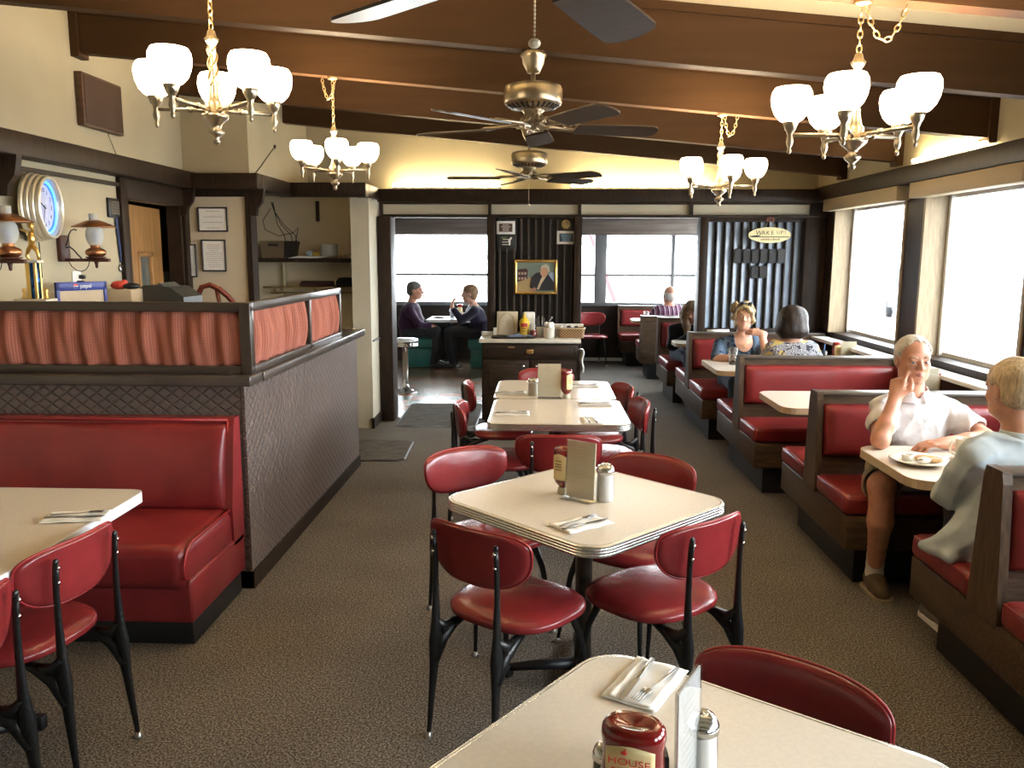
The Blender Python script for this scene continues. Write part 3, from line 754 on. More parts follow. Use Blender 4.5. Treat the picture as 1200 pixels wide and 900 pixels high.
# entry mats
MATM = mat('grey_brown_entry_mat', (0.075, 0.062, 0.046), .95, var=(18, .45), bump=(120, .4), stretch=(.5, 3, 1))
for lab, poly in (('dark entry mat lying at the left doorway threshold', [(-1.42, 7.93), (-.62, 7.93), (-.62, 9.22), (-1.46, 9.20)]), ('smaller entry mat beside the end of the quilted partition', [(-2.0, 6.52), (-1.10, 6.56), (-1.13, 7.30), (-1.72, 7.34)])):
    cx = sum(p[0] for p in poly) / 4; cy = sum(p[1] for p in poly) / 4
    t = thing('entry_mat', lab, 'mat', (cx, cy, 0), 0, 'entry mats')
    n = []
    for i, p in enumerate(poly):
        a = Vector(poly[i - 1]); b_ = Vector(poly[(i + 1) % 4]); q = Vector(p)
        n += [q + (a - q).normalized() * .06, q + (b_ - q).normalized() * .06]
    n = [(q.x - cx, q.y - cy) for q in n]
    MB().prism([(x * .96, y * .96) for x, y in n], .002, .010).build('pile', MATM, t)
    MB().prism(n, .001, .006).build('rubber_border', mat('dark_rubber', (.03, .028, .026), .5), t)
# ================================================================== CHANDELIERS
GLOBE = mat('lit_opal_glass', (1, .95, .85), .3, emit=((1.0, 0.80, 0.54), LAMP))
BULBM = mat('lit_bulb', (1, .9, .7), .4, emit=((1.0, 0.78, 0.50), BULB))
def chain_links(mb, pts, size=.030, wire=.0028):
    # oval links strung along a polyline
    P = [Vector(p) for p in pts]; segs = [(P[i], P[i + 1]) for i in range(len(P) - 1)]
    tot = sum((b_ - a).length for a, b_ in segs); step = size * .78; n = max(2, int(tot / step)); k = 0
    for i in range(n):
        s = (i + .5) * tot / n
        for a, b_ in segs:
            l = (b_ - a).length
            if s <= l: break
            s -= l
        c = a + (b_ - a) * min(1, s / max(l, 1e-6)); d = (b_ - a).normalized()
        u = d.cross(Vector((.3, .9, .1))).normalized()
        if i % 2: u = d.cross(u).normalized()
        loop = [c + d * (math.cos(q) * size * .5) + u * (math.sin(q) * size * .28) for q in [2 * PI * j / 8 for j in range(8)]]
        mb.tube(loop, wire, 5, close=True)
def chandelier(label, x, y, hub, base, swag):
    t = thing('chandelier', label, 'chandelier', (x, y, hub), 0, 'five-globe chandeliers')
    top = (2.65 - .093 * x) - hub
    MB().lathe([(.0, -.105), (.010, -.10), (.014, -.09), (.008, -.082), (.022, -.07), (.030, -.058), (.014, -.045), (.018, -.035), (.045, -.012), (.050, .0), (.034, .004), (.034, .04), (.026, .05), (.020, .075), (.016, .10), (.014, .12), (.014, .24), (.020, .25), (.026, .262), (.018, .27), (.012, .29), (.0, .295)], 24).build('hub', PEWTER, t)
    m = MB()
    for k in range(3):
        m.tube([(math.cos(a + k * 2.094) * .016, math.sin(a + k * 2.094) * .016, .10 + .14 * a / 6.28) for a in [q * .5 for q in range(13)]], .004, 6)
    m.build('twisted_stem', GOLDP, t)
    m = MB(); chain_links(m, [(0, 0, .295), (0, 0, top)]); m.build('chain', GOLDP, t)
    m = MB(); m.lathe([(0, 0), (.03, 0), (.03, -.012), (.0, -.02)], 16, (0, 0, top)); m.build('ceiling_hook', GOLDP, t)
    if swag:
     sw = [(.015 + swag * k / 10, .0, top - .01 - .12 * math.sin(PI * k / 10) ** .8) for k in range(11)]
     m = MB(); chain_links(m, sw); m.build('swag_chain', GOLDP, t)
    for k in range(5):
        a = math.radians(base + 72 * k); c, s = math.cos(a), math.sin(a)
        L = lambda r, z: (c * r, s * r, z)
        ar = MB().tube([L(.03, .015), L(.06, .018), L(.205, .022)], [.010, .0075, .0075], 10).tube([L(.085, .019), L(.10, .0195)], .011, 10)
        ar.lathe([(.0, -.045), (.006, -.04), (.008, -.03), (.005, -.024), (.010, -.012), (.013, .0), (.010, .02), (.014, .035), (.018, .04), (.030, .072), (.026, .076), (.0, .07)], 16, L(.215, .0))
        ao = ar.build('arm', PEWTER, t)
        g = MB().lathe([(.027, .066), (.040, .074), (.056, .092), (.067, .118), (.0715, .146), (.069, .168), (.060, .184), (.055, .181), (.063, .164), (.065, .146), (.054, .10), (.0, .076)], 24, L(.215, .0), cap=False)
        g.build('glass_shade', GLOBE, ao)
        MB().sphere(L(.215, .158), (.021, .021, .021), 12).build('bulb', BULBM, ao)
    return t
GOLDP = mat('pale_brass_chain', (0.62, 0.48, 0.25), 0.3, 1.0)
chandelier('lit five-globe chandelier at the upper left, in front of the wall speaker', -1.18, 3.065, 2.172, 36, 0)
chandelier('lit five-globe chandelier at the upper right, with a long chain loop beside it', 1.10, 3.065, 2.083, 26, .14)
chandelier('smaller-looking lit chandelier farther back on the left, above the curtained screen', -1.32, 5.39, 2.186, 0, -.08)
chandelier('smaller-looking lit chandelier farther back on the right, in front of the slat screen', 1.12, 5.39, 2.087, 60, .08)

# ================================================================== CEILING FANS
BLADE = mat('dark_walnut_fan_blade', (0.030, 0.018, 0.011), 0.33, spec=.6, var=(6, .3), stretch=(.6, 8, 8))
def fan(label, x, y, zc, zm, base, flip=False, bead=True, chain_drop=.0):
    # zc: mounting height, zm: top of motor
    t = thing('ceiling_fan', label, 'ceiling fan', (x, y, zm), 0, 'ceiling fans')
    c = zc - zm
    MB().lathe([(.0, c), (.062, c), (.064, c - .018), (.056, c - .03), (.052, c - .055), (.036, c - .085), (.030, c - .098), (.0, c - .10)], 28).build('canopy', PEWTER, t)
    MB().lathe([(.011, c - .095), (.011, .012), (.018, .008), (.018, -.004)], 16).build('downrod', PEWTER, t)
    MB().lathe([(.02, .0), (.11, -.004), (.136, -.012), (.143, -.028), (.143, -.088), (.138, -.098), (.11, -.116), (.06, -.124), (.0, -.125)], 40).build('motor_housing', PEWTER, t)
    m = MB()
    for k in range(28):
        a = 2 * PI * k / 28; q = Matrix.Rotation(a, 4, 'Z')
        m.add([tuple(q @ Vector(p)) for p in ((.098, -.005, -.117), (.130, -.005, -.1015), (.130, .005, -.1015), (.098, .005, -.117), (.098, -.005, -.1225), (.130, -.005, -.107), (.130, .005, -.107), (.098, .005, -.1225))],
              [(0, 1, 2, 3), (7, 6, 5, 4), (0, 4, 5, 1), (1, 5, 6, 2), (2, 6, 7, 3), (3, 7, 4, 0)], False)
    m.build('vent_slots', BLACK, t)
    MB().lathe([(.055, -.122), (.055, -.13), (.046, -.136), (.046, -.178), (.040, -.19), (.020, -.196), (.0, -.197)], 24).build('switch_housing', PEWTER, t)
    for k in range(5):
        a = math.radians(base + 72 * k); Rz = Matrix.Rotation(a, 4, 'Z') @ Matrix.Rotation(math.radians(-12), 4, 'X')
        out = []
        n = 14
        for i in range(n + 1): out.append((.20 + .33 * i / n, .054 + .010 * math.sin(PI * .5 * i / n)))
        tip = [(.53 + .045 * math.sin(q), .064 * math.cos(q)) for q in [PI / 2 * j / 8 for j in range(1, 9)]]
        up = out + [(p, w) for p, w in tip]
        poly = [(p, w) for p, w in up] + [(p, -w) for p, w in reversed(up[:-1])]
        b_ = MB().prism(poly, -.0035, .0035); b_.xf(Matrix.Translation((0, 0, -.205)) @ Rz @ Matrix.Scale(1.13, 4))
        bo = b_.build('blade', BLADE, t)
        br = MB()
        for s in (-1, 1):
            br.tube([(.045, s * .012, .008), (.10, s * .022, .012), (.15, s * .034, .010), (.20, s * .030, .008), (.235, s * .006, .007)], [.007, .006, .006, .006, .007], 8)
        br.box((.19, -.03, .0035), (.25, .03, .008), .002, 1).box((.03, -.016, -.004), (.075, .016, .012), .003, 1)
        br.tube([(.155 + .018 * math.cos(q), .018 * math.sin(q), .010) for q in [2 * PI * j / 12 for j in range(12)]], .004, 6, close=True)
        br.tube([(.03, -.012, .055), (.05, -.012, .03), (.06, 0, .008)], .007, 6).tube([(.03, .012, .055), (.05, .012, .03), (.06, 0, .008)], .007, 6)
        br.xf(Matrix.Translation((0, 0, -.205)) @ Rz @ Matrix.Scale(1.13, 4)); br.build('blade_bracket', PEWTER, bo)
    if bead:
        m = MB(); z = -.184
        zz = z - chain_drop
        m.tube([(.0, -.0, z), (.0, 0, zz)], .0016, 6)
        for k in range(int(chain_drop / .008)): m.sphere((0, 0, z - .004 - k * .008), .0028, 6)
        m.build('pull_chain', PEWTER, t)
        MB().sphere((0, 0, zz - .010), (.013, .013, .010), 12).build('chain_knob', mat('ivory_knob', (.6, .52, .38), .4), t)
fan('nearest ceiling fan, only two blade tips and a pull chain showing at the top', -.017, 1.76, 2.92, 2.465, 66, chain_drop=.17)
fan('ceiling fan in the middle of the picture with a full pewter motor', -.045, 4.24, 2.654, 2.505, 86, bead=False)
fan('farthest and smallest-looking ceiling fan, below and behind the middle one', -.10, 6.725, 2.659, 2.48, 38, chain_drop=.22)

# ================================================================== LEFT WALL THINGS
# clock with blue neon ring
NEON = mat('blue_neon_ring', (.1, .3, 1), .4, emit=((0.10, 0.42, 1.0), 1.6))
CLKCH = mat('clock_case_chrome', (0.80, 0.74, 0.62), 0.34, 0.75)
ck = thing('neon_wall_clock', 'round chrome wall clock with a glowing blue neon ring on the left wall', 'clock', (XL + .035, 4.74, 1.935), math.radians(10))
R_ = .185
prof = []
for j, (rr_, x0) in enumerate(((.196, 0.0), (.190, .028), (.184, .056), (.178, .084))):
    prof += [(rr_ - .012, x0), (rr_ - .003, x0 + .003), (rr_, x0 + .010), (rr_, x0 + .018), (rr_ - .003, x0 + .025), (rr_ - .013, x0 + .0275)]
prof += [(.160, .110), (.156, .100), (.155, .066), (0, .064)]
MB().lathe(prof, 48, axis='x').build('chrome_case', CLKCH, ck)
MB().lathe([(0, .066), (R_ - .055, .0665)], 40, axis='x', cap=False).build('dial', mat('lilac_white_dial', (.62, .60, .72), .5, emit=((.62, .62, .95), .10)), ck)
MB().lathe([(R_ - .057, .0662), (R_ - .030, .0665)], 48, axis='x', cap=False).build('blue_band', mat('blue_dial_band', (.05, .16, .6), .4, emit=((.08, .28, 1.0), .35)), ck)
MB().tube([(.078, (R_ - .042) * math.cos(q), (R_ - .042) * math.sin(q)) for q in [2 * PI * j / 40 for j in range(40)]], .0065, 8, close=True).build('neon_tube', NEON, ck)
NUM = mat('violet_numerals', (.05, .03, .16), .5)
for h in range(1, 13):
    a = PI / 2 - h * PI / 6
    text('numeral', str(h), .034, NUM, ck, (.0675, .098 * math.cos(a) * 1, .098 * math.sin(a)), (PI / 2, 0, PI / 2))
for nm, a, l, w in (('hour_hand', math.radians(155), .068, .006), ('minute_hand', math.radians(-108), .095, .004)):
    MB().tube([(.070, -.012 * math.cos(a), -.012 * math.sin(a)), (.070, l * math.cos(a), l * math.sin(a))], [w, w * .5], 6, flat=.3).build(nm, BLACK, ck)
MB().lathe([(R_ - .026, .090), (.0, .0905)], 48, axis='x', cap=False).build('glass_cover', PANE, ck)
MB().tube([(.01, .03, -.18), (.01, .035, -.40)], .003, 6).build('cord', BLACK, ck)

COPPER = mat('copper_sconce', (.42, .19, .09), .28, 1.0)
def sconce(label, y):
    t = thing('oil_lamp_sconce', label, 'wall lamp', (XL, y, 1.70), 0, 'oil-lamp wall sconces')
    MB().box((0, -.05, -.075), (.03, .05, .085), .006).build('wall_plate', mat('maroon_wood', (.07, .022, .014), .4), t)
    MB().box((.02, -.018, -.075), (.30, .018, -.055), .006).lathe([(.045, -.056), (.06, -.05), (.06, -.044), (.0, -.044)], 18, (.215, 0, 0)).lathe([(0, -.115), (.008, -.11), (.010, -.09), (.014, -.075), (0, -.07)], 10, (.215, 0, 0)).build('bracket_arm', mat('maroon_wood', (.07, .022, .014), .4), t)
    m = MB().tube([(.03, 0, .02), (.045, 0, .055), (.055, 0, .09), (.07, 0, .115), (.09, 0, .122), (.105, 0, .115)], .004, 6).tube([(.03, 0, .01), (.055, 0, .015), (.08, 0, -.005), (.10, 0, -.03), (.125, 0, -.055)], .0045, 6)
    m.tube([(.03, .02, -.075), (.045, .025, -.105), (.07, .03, -.128), (.10, .03, -.135), (.13, .025, -.125), (.155, .015, -.10), (.165, .01, -.075)], .0028, 6); m.build('wire', BLACK, t)
    MB().lathe([(.0, -.044), (.040, -.044), (.058, -.030), (.060, -.012), (.050, .0), (.030, .010), (.026, .022), (.034, .026), (.0, .028)], 24, (.215, 0, 0)).build('font', COPPER, t)
    MB().lathe([(.030, .026), (.044, .045), (.052, .08), (.048, .115), (.034, .14), (.026, .15), (.026, .215), (.024, .215), (.024, .15)], 24, (.215, 0, 0), cap=False).build('chimney', mat('frosted_chimney', (.66, .67, .64), .5, alpha=.55), t)
    MB().sphere((.215, 0, .075), (.026, .026, .034), 14).build('bulb', mat('blue_bulb', (.10, .16, .42), .25), t)
    MB().lathe([(.028, .178), (.06, .168), (.125, .138), (.128, .133), (.06, .160), (.028, .170)], 28, (.215, 0, 0), cap=False).build('shade', COPPER, t)
sconce('copper-shaded oil-lamp wall sconce to the right of the blue clock', 5.06)
sconce('copper-shaded oil-lamp wall sconce at the left edge of the picture', 4.22)
# speaker box
t = thing('wall_speaker', 'brown wooden speaker box high on the left wall', 'speaker', (XL, 5.60, 2.645))
SPK = mat('brown_speaker_wood', (.085, .042, .022), .5, var=(6, .25), stretch=(1, 1, 6))
MB().box((.0, -.25, -.165), (.05, .25, .165), .004).build('cabinet', SPK, t)
MB().box((.05, -.235, -.15), (.056, .235, .15), .004).build('grille', mat('brown_speaker_cloth', (.060, .032, .020), .8, bump=(200, .3)), t)
MB().tube([(.01, .10, -.16), (.012, .14, -.22), (.012, .20, -.30), (.012, .22, -.34)], .0025, 6).build('cable', BLACK, t)
# black plaque with ribbon and medal
t = thing('wall_plaque', 'small square black plaque beside the door frame', 'plaque', (XL, 5.72, 1.985))
MB().box((0, -.085, -.065), (.018, .085, .065), .003).build('board', BLACK, t)
m = MB().box((.018, -.055, -.045), (.021, .055, .045), .001, 1)
m.build('panel', mat('bronze_plate', (.12, .10, .075), .4, .6), t)
m = MB()
for k in range(4): m.box((.021, -.04, -.03 + k * .018), (.0225, .04, -.023 + k * .018))
m.build('engraving', BLACK, t)
t = thing('medal', 'medal on a dark blue ribbon hanging under the black plaque', 'medal', (XL, 5.74, 1.92))
MB().prism([(.0, .0), (.020, -.0), (.042, -.26), (.020, -.31), (.008, -.25)], .006, .010, axis='x').prism([(-.022, 0), (-.004, 0), (.030, -.30), (.016, -.30)], .010, .014, axis='x').build('ribbon', mat('navy_ribbon', (.02, .03, .09), .6), t)
MB().lathe([(0, .006), (.026, .006), (.028, .010), (.026, .014), (0, .014)], 20, (0, .022, -.345), axis='x').build('disc', STEEL, t)
# wall outlet with plugs
t = thing('wall_outlet', 'white wall outlet with dark plugs under the copper sconce', 'outlet', (XL, 5.20, 1.505))
MB().box((0, -.05, -.06), (.008, .05, .06), .003).build('cover_plate', WHITE, t)
MB().box((.008, -.015, -.03), (.05, .015, .0), .006).box((.008, .012, .01), (.045, .04, .035), .006).build('plug', BLACK, t)
t = thing('wall_notice', 'small white notice on the left wall behind the trophy', 'notice', (XL, 4.30, 1.56))
MB().box((0, -.06, -.06), (.004, .06, .06)).build('sheet', PAPER, t); MB().box((.004, -.03, .0), (.006, .03, .03)).build('print', mat('pale_green_print', (.35, .5, .42), .6), t)
# hostess counter behind the partition
t = thing('host_counter', 'host counter behind the curtained screen carrying the trophy and the till', 'counter', (0, 0, 0))
MB().box((XL + .01, 4.25, 0), (-2.30, 5.80, 1.30), .004).build('body', SBW, t); MB().box((XL + .005, 4.20, 1.30), (-2.22, 5.80, 1.335), .006).build('countertop', mat('worn_white_worktop', (.62, .57, .48), .35), t)
# trophy
t = thing('trophy', 'gold figure trophy with a blue column on the counter at left', 'trophy', (-2.74, 4.42, 1.335))
MARB = mat('ivory_marble', (.60, .55, .44), .3)
MB().box((-.085, -.05, .0), (.085, .05, .018), .003).box((-.09, -.055, .078), (.09, .055, .098), .004).build('base', MARB, t)
m = MB()
for x in (-.06, -.035, .035, .06): m.lathe([(.010, .018), (.010, .078)], 10, (x, 0, 0))
m.build('short_column', mat('blue_trophy_foil', (.02, .06, .28), .2, .7), t)
MB().lathe([(.030, .098), (.030, .29)], 20).build('column', mat('striped_blue_foil', (.03, .12, .34), .2, .8), t)
m = MB()
for k in range(6):
    a = 2 * PI * k / 6 + .3; m.box((.030 * math.cos(a) - .006, .030 * math.sin(a) - .006, .099), (.030 * math.cos(a) + .006, .030 * math.sin(a) + .006, .289))
m.build('gold_stripe', GOLD, t)
for x in (-.06, .06): MB().lathe([(.016, .098), (.010, .11), (.007, .125), (.012, .14), (.009, .15), (0, .155)], 12, (x, 0, 0)).build('finial', GOLD, t)
MB().box((-.045, -.03, .29), (.045, .03, .305), .003).build('plinth', MARB, t)
m = MB().tube([(-.012, 0, .30), (-.028, 0, .325), (-.020, 0, .355), (.0, 0, .385), (.004, 0, .42)], [.006, .009, .011, .014, .013], 8).tube([(.035, 0, .30), (.035, 0, .33), (.028, 0, .355), (.005, 0, .385)], [.006, .009, .011, .013], 8)
m.tube([(.004, 0, .38), (.002, 0, .42), (.004, 0, .458)], [.014, .019, .012], 10).sphere((.006, 0, .485), .016, 12)
m.tube([(.015, 0, .45), (.012, 0, .49), (-.006, 0, .53)], [.008, .007, .005], 8).tube([(-.008, 0, .45), (-.034, 0, .462), (-.055, 0, .468)], [.008, .006, .004], 8)
m.build('figure', GOLD, t)
# blue framed board
t = thing('framed_board', 'blue-framed board with white lettering standing on the counter by the outlet', 'board', (-2.72, 4.84, 1.335))
q = Matrix.Rotation(math.radians(60), 4, 'Z')
BLUE = mat('royal_blue_plastic', (.015, .03, .22), .35)
m = MB().box((-.155, -.012, 0), (-.135, .012, .17), .002).box((.135, -.012, 0), (.155, .012, .17), .002).box((-.155, -.012, .125), (.155, .012, .175), .002).box((-.155, -.012, .0), (.155, .012, .014), .002).xf(q).build('frame', BLUE, t)
MB().box((-.135, -.004, .014), (.135, .006, .125)).xf(q).build('panel', mat('beige_board', (.50, .42, .31), .6), t)
o = text('lettering', 'pepsi', .034, WHITE, t, tuple(q @ Vector((.022, -.0128, .150))), (PI / 2, 0, math.radians(60)))
a = MB().lathe([(0, 0), (.015, .0), (.015, -.001), (0, -.001)], 20, (-.040, -.0125, .150), axis='y').xf(q).build('emblem', WHITE, t)
MB().prism([(-.040 + .0145 * math.cos(w), .150 + .002 + .0125 * math.sin(w)) for w in [PI * j / 10 for j in range(11)]], -.0142, -.0136, axis='y').xf(q).build('emblem_red', mat('emblem_red', (.5, .02, .02), .4), a)
MB().prism([(-.040 + .0145 * math.cos(w), .150 - .002 + .0125 * math.sin(w)) for w in [PI + PI * j / 10 for j in range(11)]], -.0142, -.0136, axis='y').xf(q).build('emblem_blue', BLUE, a)
# box with things
t = thing('carton', 'beige open box on the counter below the plaque', 'box', (-2.70, 5.30, 1.335))
MB().box((-.10, -.10, 0), (.10, .10, .115), .004).build('box_body', mat('beige_card', (.48, .40, .28), .7), t)
t = thing('red_pouch', 'crumpled red and black bundle lying on the beige box by the door', 'bundle', (-2.70, 5.30, 1.45))
MB().sphere((-.02, -.01, .025), (.05, .05, .028), 14).sphere((-.05, .01, .020), (.035, .04, .022), 12).sphere((-.0, .02, .04), (.02, .02, .02), 10).build('pouch', mat('bright_red_cloth', (.55, .05, .03), .6, bump=(40, .6)), t)
MB().sphere((.055, .0, .018), (.055, .06, .02), 12).build('strap', BLACK, t)
t = thing('cash_register', 'dark cash register top showing above the curtained screen', 'till', (-2.50, 5.50, 1.335))
MB().prism([(-.16, 0), (.17, 0), (.17, .06), (.08, .125), (-.09, .135), (-.15, .09)], -.15, .15, axis='y').build('body', mat('dark_grey_plastic', (.035, .037, .035), .4), t)
q = MB().box((-.02, -.12, .10), (.11, .12, .118), .003, rot=(math.radians(35), 'Y')).build('keypad', mat('grey_keys', (.07, .075, .075), .4), t)
t = thing('grey_panel', 'pale grey upright panel inside the doorway beside the oak door', 'panel', (XL - .35, 7.15, 0))
MB().box((-.12, -.01, 0), (.12, .01, 1.52), .006).build('sheet', mat('pale_grey_metal', (.30, .33, .36), .4), t); MB().box((-.12, -.02, 0), (.12, .03, .05)).build('foot', STEEL, t)

# framed certificates on the jog wall
def frame_pic(name, label, cat, c, w, h, axis='y', group=None, fc=BLACK, pc=None, lines=6):
    t = thing(name, label, cat, c, 0, group)
    e = .012
    m = MB().box((-w / 2, -.016, -h / 2), (w / 2, 0, -h / 2 + e), .002, 1).box((-w / 2, -.016, h / 2 - e), (w / 2, 0, h / 2), .002, 1).box((-w / 2, -.016, -h / 2), (-w / 2 + e, 0, h / 2), .002, 1).box((w / 2 - e, -.016, -h / 2), (w / 2, 0, h / 2), .002, 1)
    m.build('frame', fc, t)
    MB().box((-w / 2 + e, -.008, -h / 2 + e), (w / 2 - e, -.001, h / 2 - e)).build('sheet', pc or PAPER, t)
    if lines:
        m = MB(); rr = random.Random(label)
        for k in range(lines):
            z = h * .34 - k * h * .68 / max(1, lines - 1); l = w * rr.uniform(.18, .36)
            m.box((-l, -.0092, z - .003), (l, -.0081, z + .001))
        m.build('print', mat('grey_print', (.42, .40, .37), .7), t)
    return t
frame_pic('framed_certificate', 'wide black-framed certificate, topmost on the cream wall by the door', 'certificate', (-2.713, 6.885, 1.955), .25, .20, lines=4)
frame_pic('framed_certificate', 'upright black-framed certificate under the wide one on the cream wall', 'certificate', (-2.718, 6.885, 1.66), .205, .262, lines=12)
frame_pic('framed_certificate', 'narrow black-framed notice at the left of the certificates, next to the door frame', 'certificate', (-2.905, 6.885, 1.617), .08, .275, lines=12)
# bentwood hoop chair behind the partition
t = thing('bentwood_chair', 'red-brown bentwood chair top curving up behind the curtained screen', 'chair', (-2.40, 6.0, 0))
RW = mat('red_brown_bentwood', (.16, .035, .022), .25, var=(8, .25))
hoop = [(-.14, .03, 1.10), (-.135, .02, 1.25), (-.115, .0, 1.36), (-.07, -.01, 1.435), (-.01, -.01, 1.452), (.055, .0, 1.42), (.10, .03, 1.37), (.145, .07, 1.30), (.16, .09, 1.10)]
MB().tube(hoop, .020, 10).build('top_hoop', RW, t)
m = MB()
MB().tube([(-.10, .0, 1.37), (-.095, .01, 1.2), (-.09, .02, .80)], .014, 8).build('spindle', RW, t)
MB().tube([(.035, .0, 1.42), (.05, .03, 1.25), (.06, .04, .80)], .016, 8).build('spindle', RW, t)
MB().lathe([(.0, .76), (.19, .76), (.20, .78), (.19, .80), (0, .80)], 24).build('seat', RW, t)
for x, y in ((-.14, -.14), (.14, -.14), (-.14, .14), (.14, .14)): MB().tube([(x * 1.25, y * 1.25, 0), (x, y, .77)], [.016, .02], 8).build('leg', RW, t)
# alcove shelf
t = thing('alcove_shelf', 'dark shelf across the coat alcove', 'shelf', (0, 0, 0))
MB().box((XL, 8.08, 1.595), (-1.79, 8.46, 1.635), .004).build('shelf_board', DARKWOOD, t)
MB().box((-2.62, 8.40, 1.30), (-2.60, 8.455, 1.58), .002).build('strip', mat('cream_strip', (.66, .60, .42), .5), t)
t = thing('wall_cable', 'thin grey cable drooping on the upper cream wall beside the farther left chandelier', 'cable', (0, 0, 0))
MB().tube([(-2.395, 7.58, 2.62), (-2.393, 7.40, 2.53), (-2.393, 7.18, 2.41), (-2.393, 7.0, 2.325)], .004, 6).build('cable', mat('grey_cable', (.12, .11, .09), .6), t)
MB().box((-2.40, 7.57, 2.61), (-2.385, 7.59, 2.64), .002, 1).build('clip', BLACK, t)
t = thing('storage_box', 'brown box with a hand hole at the left end of the alcove shelf', 'box', (-2.60, 8.22, 1.635))
BRC = mat('brown_cardboard', (.11, .075, .040), .7)
MB().prism([(-.13, 0), (.08, 0), (.09, .165), (-.15, .165)], -.10, .12, axis='y').build('box_body', BRC, t)
MB().prism([(.08, 0), (.15, .0), (.185, .165), (.09, .165)], -.09, .12, axis='y').build('dark_side', BLACK, t)
MB().box((-.07, -.104, .115), (.03, -.099, .14), .006).build('hand_hole', BLACK, t)
t = thing('hanging_cable', 'black cable looping down from the header into the brown box', 'cable', (0, 0, 0))
m = MB(); zt = 2.18
for (a, b_, c) in ((-2.68, -2.55, .03), (-2.67, -2.48, 0), (-2.66, -2.44, -.02)):
    m.tube([(a, 8.30, zt), (a + .03, 8.28 + c, 2.08), ((a + b_) / 2, 8.27, 1.96), (b_, 8.26, 1.86), (b_ + .02, 8.24, 1.80)], .004, 6)
m.tube([(-2.68, 8.28, 2.12), (-2.76, 8.27, 2.0), (-2.74, 8.27, 1.91), (-2.60, 8.26, 1.85), (-2.46, 8.25, 1.88), (-2.40, 8.24, 1.93), (-2.43, 8.24, 1.80)], .004, 6)
m.build('cable', BLACK, t)
for nm, lab, cat, x, fnm in (('paper_stack', 'loose papers lying along the alcove shelf', 'papers', -2.30, 0), ('round_tin', 'pale round tin on the alcove shelf', 'tin', -2.09, 1), ('baking_tray', 'jumble of small clear trays at the right end of the alcove shelf', 'trays', -1.90, 2), ('toy_bundle', 'small bright bundle between the brown box and the tin on the shelf', 'bundle', -2.27, 3)):
    t = thing(nm, lab, cat, (x, 8.2, 1.635))
    if fnm == 0:
        for k in range(3): MB().box((-.17 + k * .03, -.09, .0 + k * .006), (.12 + k * .06, .05, .005 + k * .006), .001, 1, rot=(.1 * k, 'Z')).build('sheet', PAPER, t)
    elif fnm == 1:
        MB().lathe([(0, 0.018), (.085, .018), (.088, .025), (.088, .13), (.082, .14), (0, .14)], 28).build('body', mat('pale_grey_tin', (.34, .35, .34), .4, .3), t); MB().lathe([(.089, .12), (.091, .125), (.089, .13)], 28, cap=False).build('rim', STEEL, t)
    elif fnm == 2:
        for k in range(3): MB().box((-.07 + k * .04, -.06 + k * .03, .001), (.0 + k * .04, .03 + k * .03, .03 + .01 * k), .004).build('tray', CLEAR, t)
    else:
        MB().sphere((-.03, .07, .04), (.045, .04, .035), 12).build('blue_part', mat('pale_blue_cloth', (.25, .33, .45), .6), t); MB().sphere((.04, .06, .035), (.05, .03, .03), 12).build('yellow_part', mat('yellow_cloth', (.55, .40, .10), .6), t)
# coat rail
t = thing('coat_rack', 'brass coat rail with hooks under the alcove shelf', 'coat rack', (0, 0, 0))
m = MB().tube([(-2.76, 8.20, 1.345), (-1.80, 8.20, 1.345)], .012, 8).tube([(-2.74, 8.36, 1.285), (-1.80, 8.36, 1.285)], .010, 8)
for x in (-2.72, -2.30, -1.84): m.tube([(x, 8.20, 1.345), (x, 8.36, 1.345), (x, 8.46, 1.285)], .010, 8)
m.build('rail', mat('dull_brass', (.40, .31, .16), .35, 1.), t)
for x in (-2.60, -2.45, -2.25): MB().tube([(x, 8.36, 1.285), (x, 8.33, 1.23), (x, 8.29, 1.225), (x, 8.27, 1.25)], .006, 6).build('hook', mat('dull_brass', (.40, .31, .16), .35, 1.), t)
t = thing('hat', 'black hat resting on the coat rail', 'hat', (-1.95, 8.28, 1.357))
MB().lathe([(.13, 0), (.135, .006), (.10, .010), (.095, .05), (.07, .085), (.0, .09)], 24).build('crown', mat('black_felt', (.008, .008, .009), .9), t); MB().lathe([(.097, .012), (.099, .02), (.097, .03)], 24, cap=False).build('band', BLACK, t)
t = thing('folded_garment', 'dark maroon folded garment on the coat rail beside the hat', 'garment', (-2.24, 8.26, 1.357))
MB().box((-.16, -.06, .0), (.16, .10, .035), .012, 3).box((-.15, -.05, .035), (.16, .09, .05), .008, 3).build('cloth', mat('dark_maroon_cloth', (.045, .012, .012), .8, bump=(30, .5)), t)

# ================================================================== CENTRE PANEL THINGS
def plq(name, label, x0, x1, z0, z1, border, inner, lines, y=8.36, fancy=False):
    t = thing(name, label, 'plaque', ((x0 + x1) / 2, y, (z0 + z1) / 2)); w, h = x1 - x0, z1 - z0
    MB().box((-w / 2, -.012, -h / 2), (w / 2, .0, h / 2), .012 if fancy else .003, 3).build('board', border, t)
    MB().box((-w / 2 * .72, -.016, -h / 2 * .62), (w / 2 * .72, -.011, h / 2 * .62), .002, 1).build('panel', inner[0], t)
    m = MB(); rr = random.Random(label)
    for k in range(lines):
        z = h * .2 - k * h * .4 / max(1, lines - 1); l = w * rr.uniform(.15, .3); m.box((-l, -.0175, z - .004), (l, -.0158, z + .003))
    m.build('lettering', inner[1], t); return t
PAL = mat('pale_scribble', (.55, .50, .42), .6)
BRD = mat('dark_sign_board', (.016, .013, .012), .45)
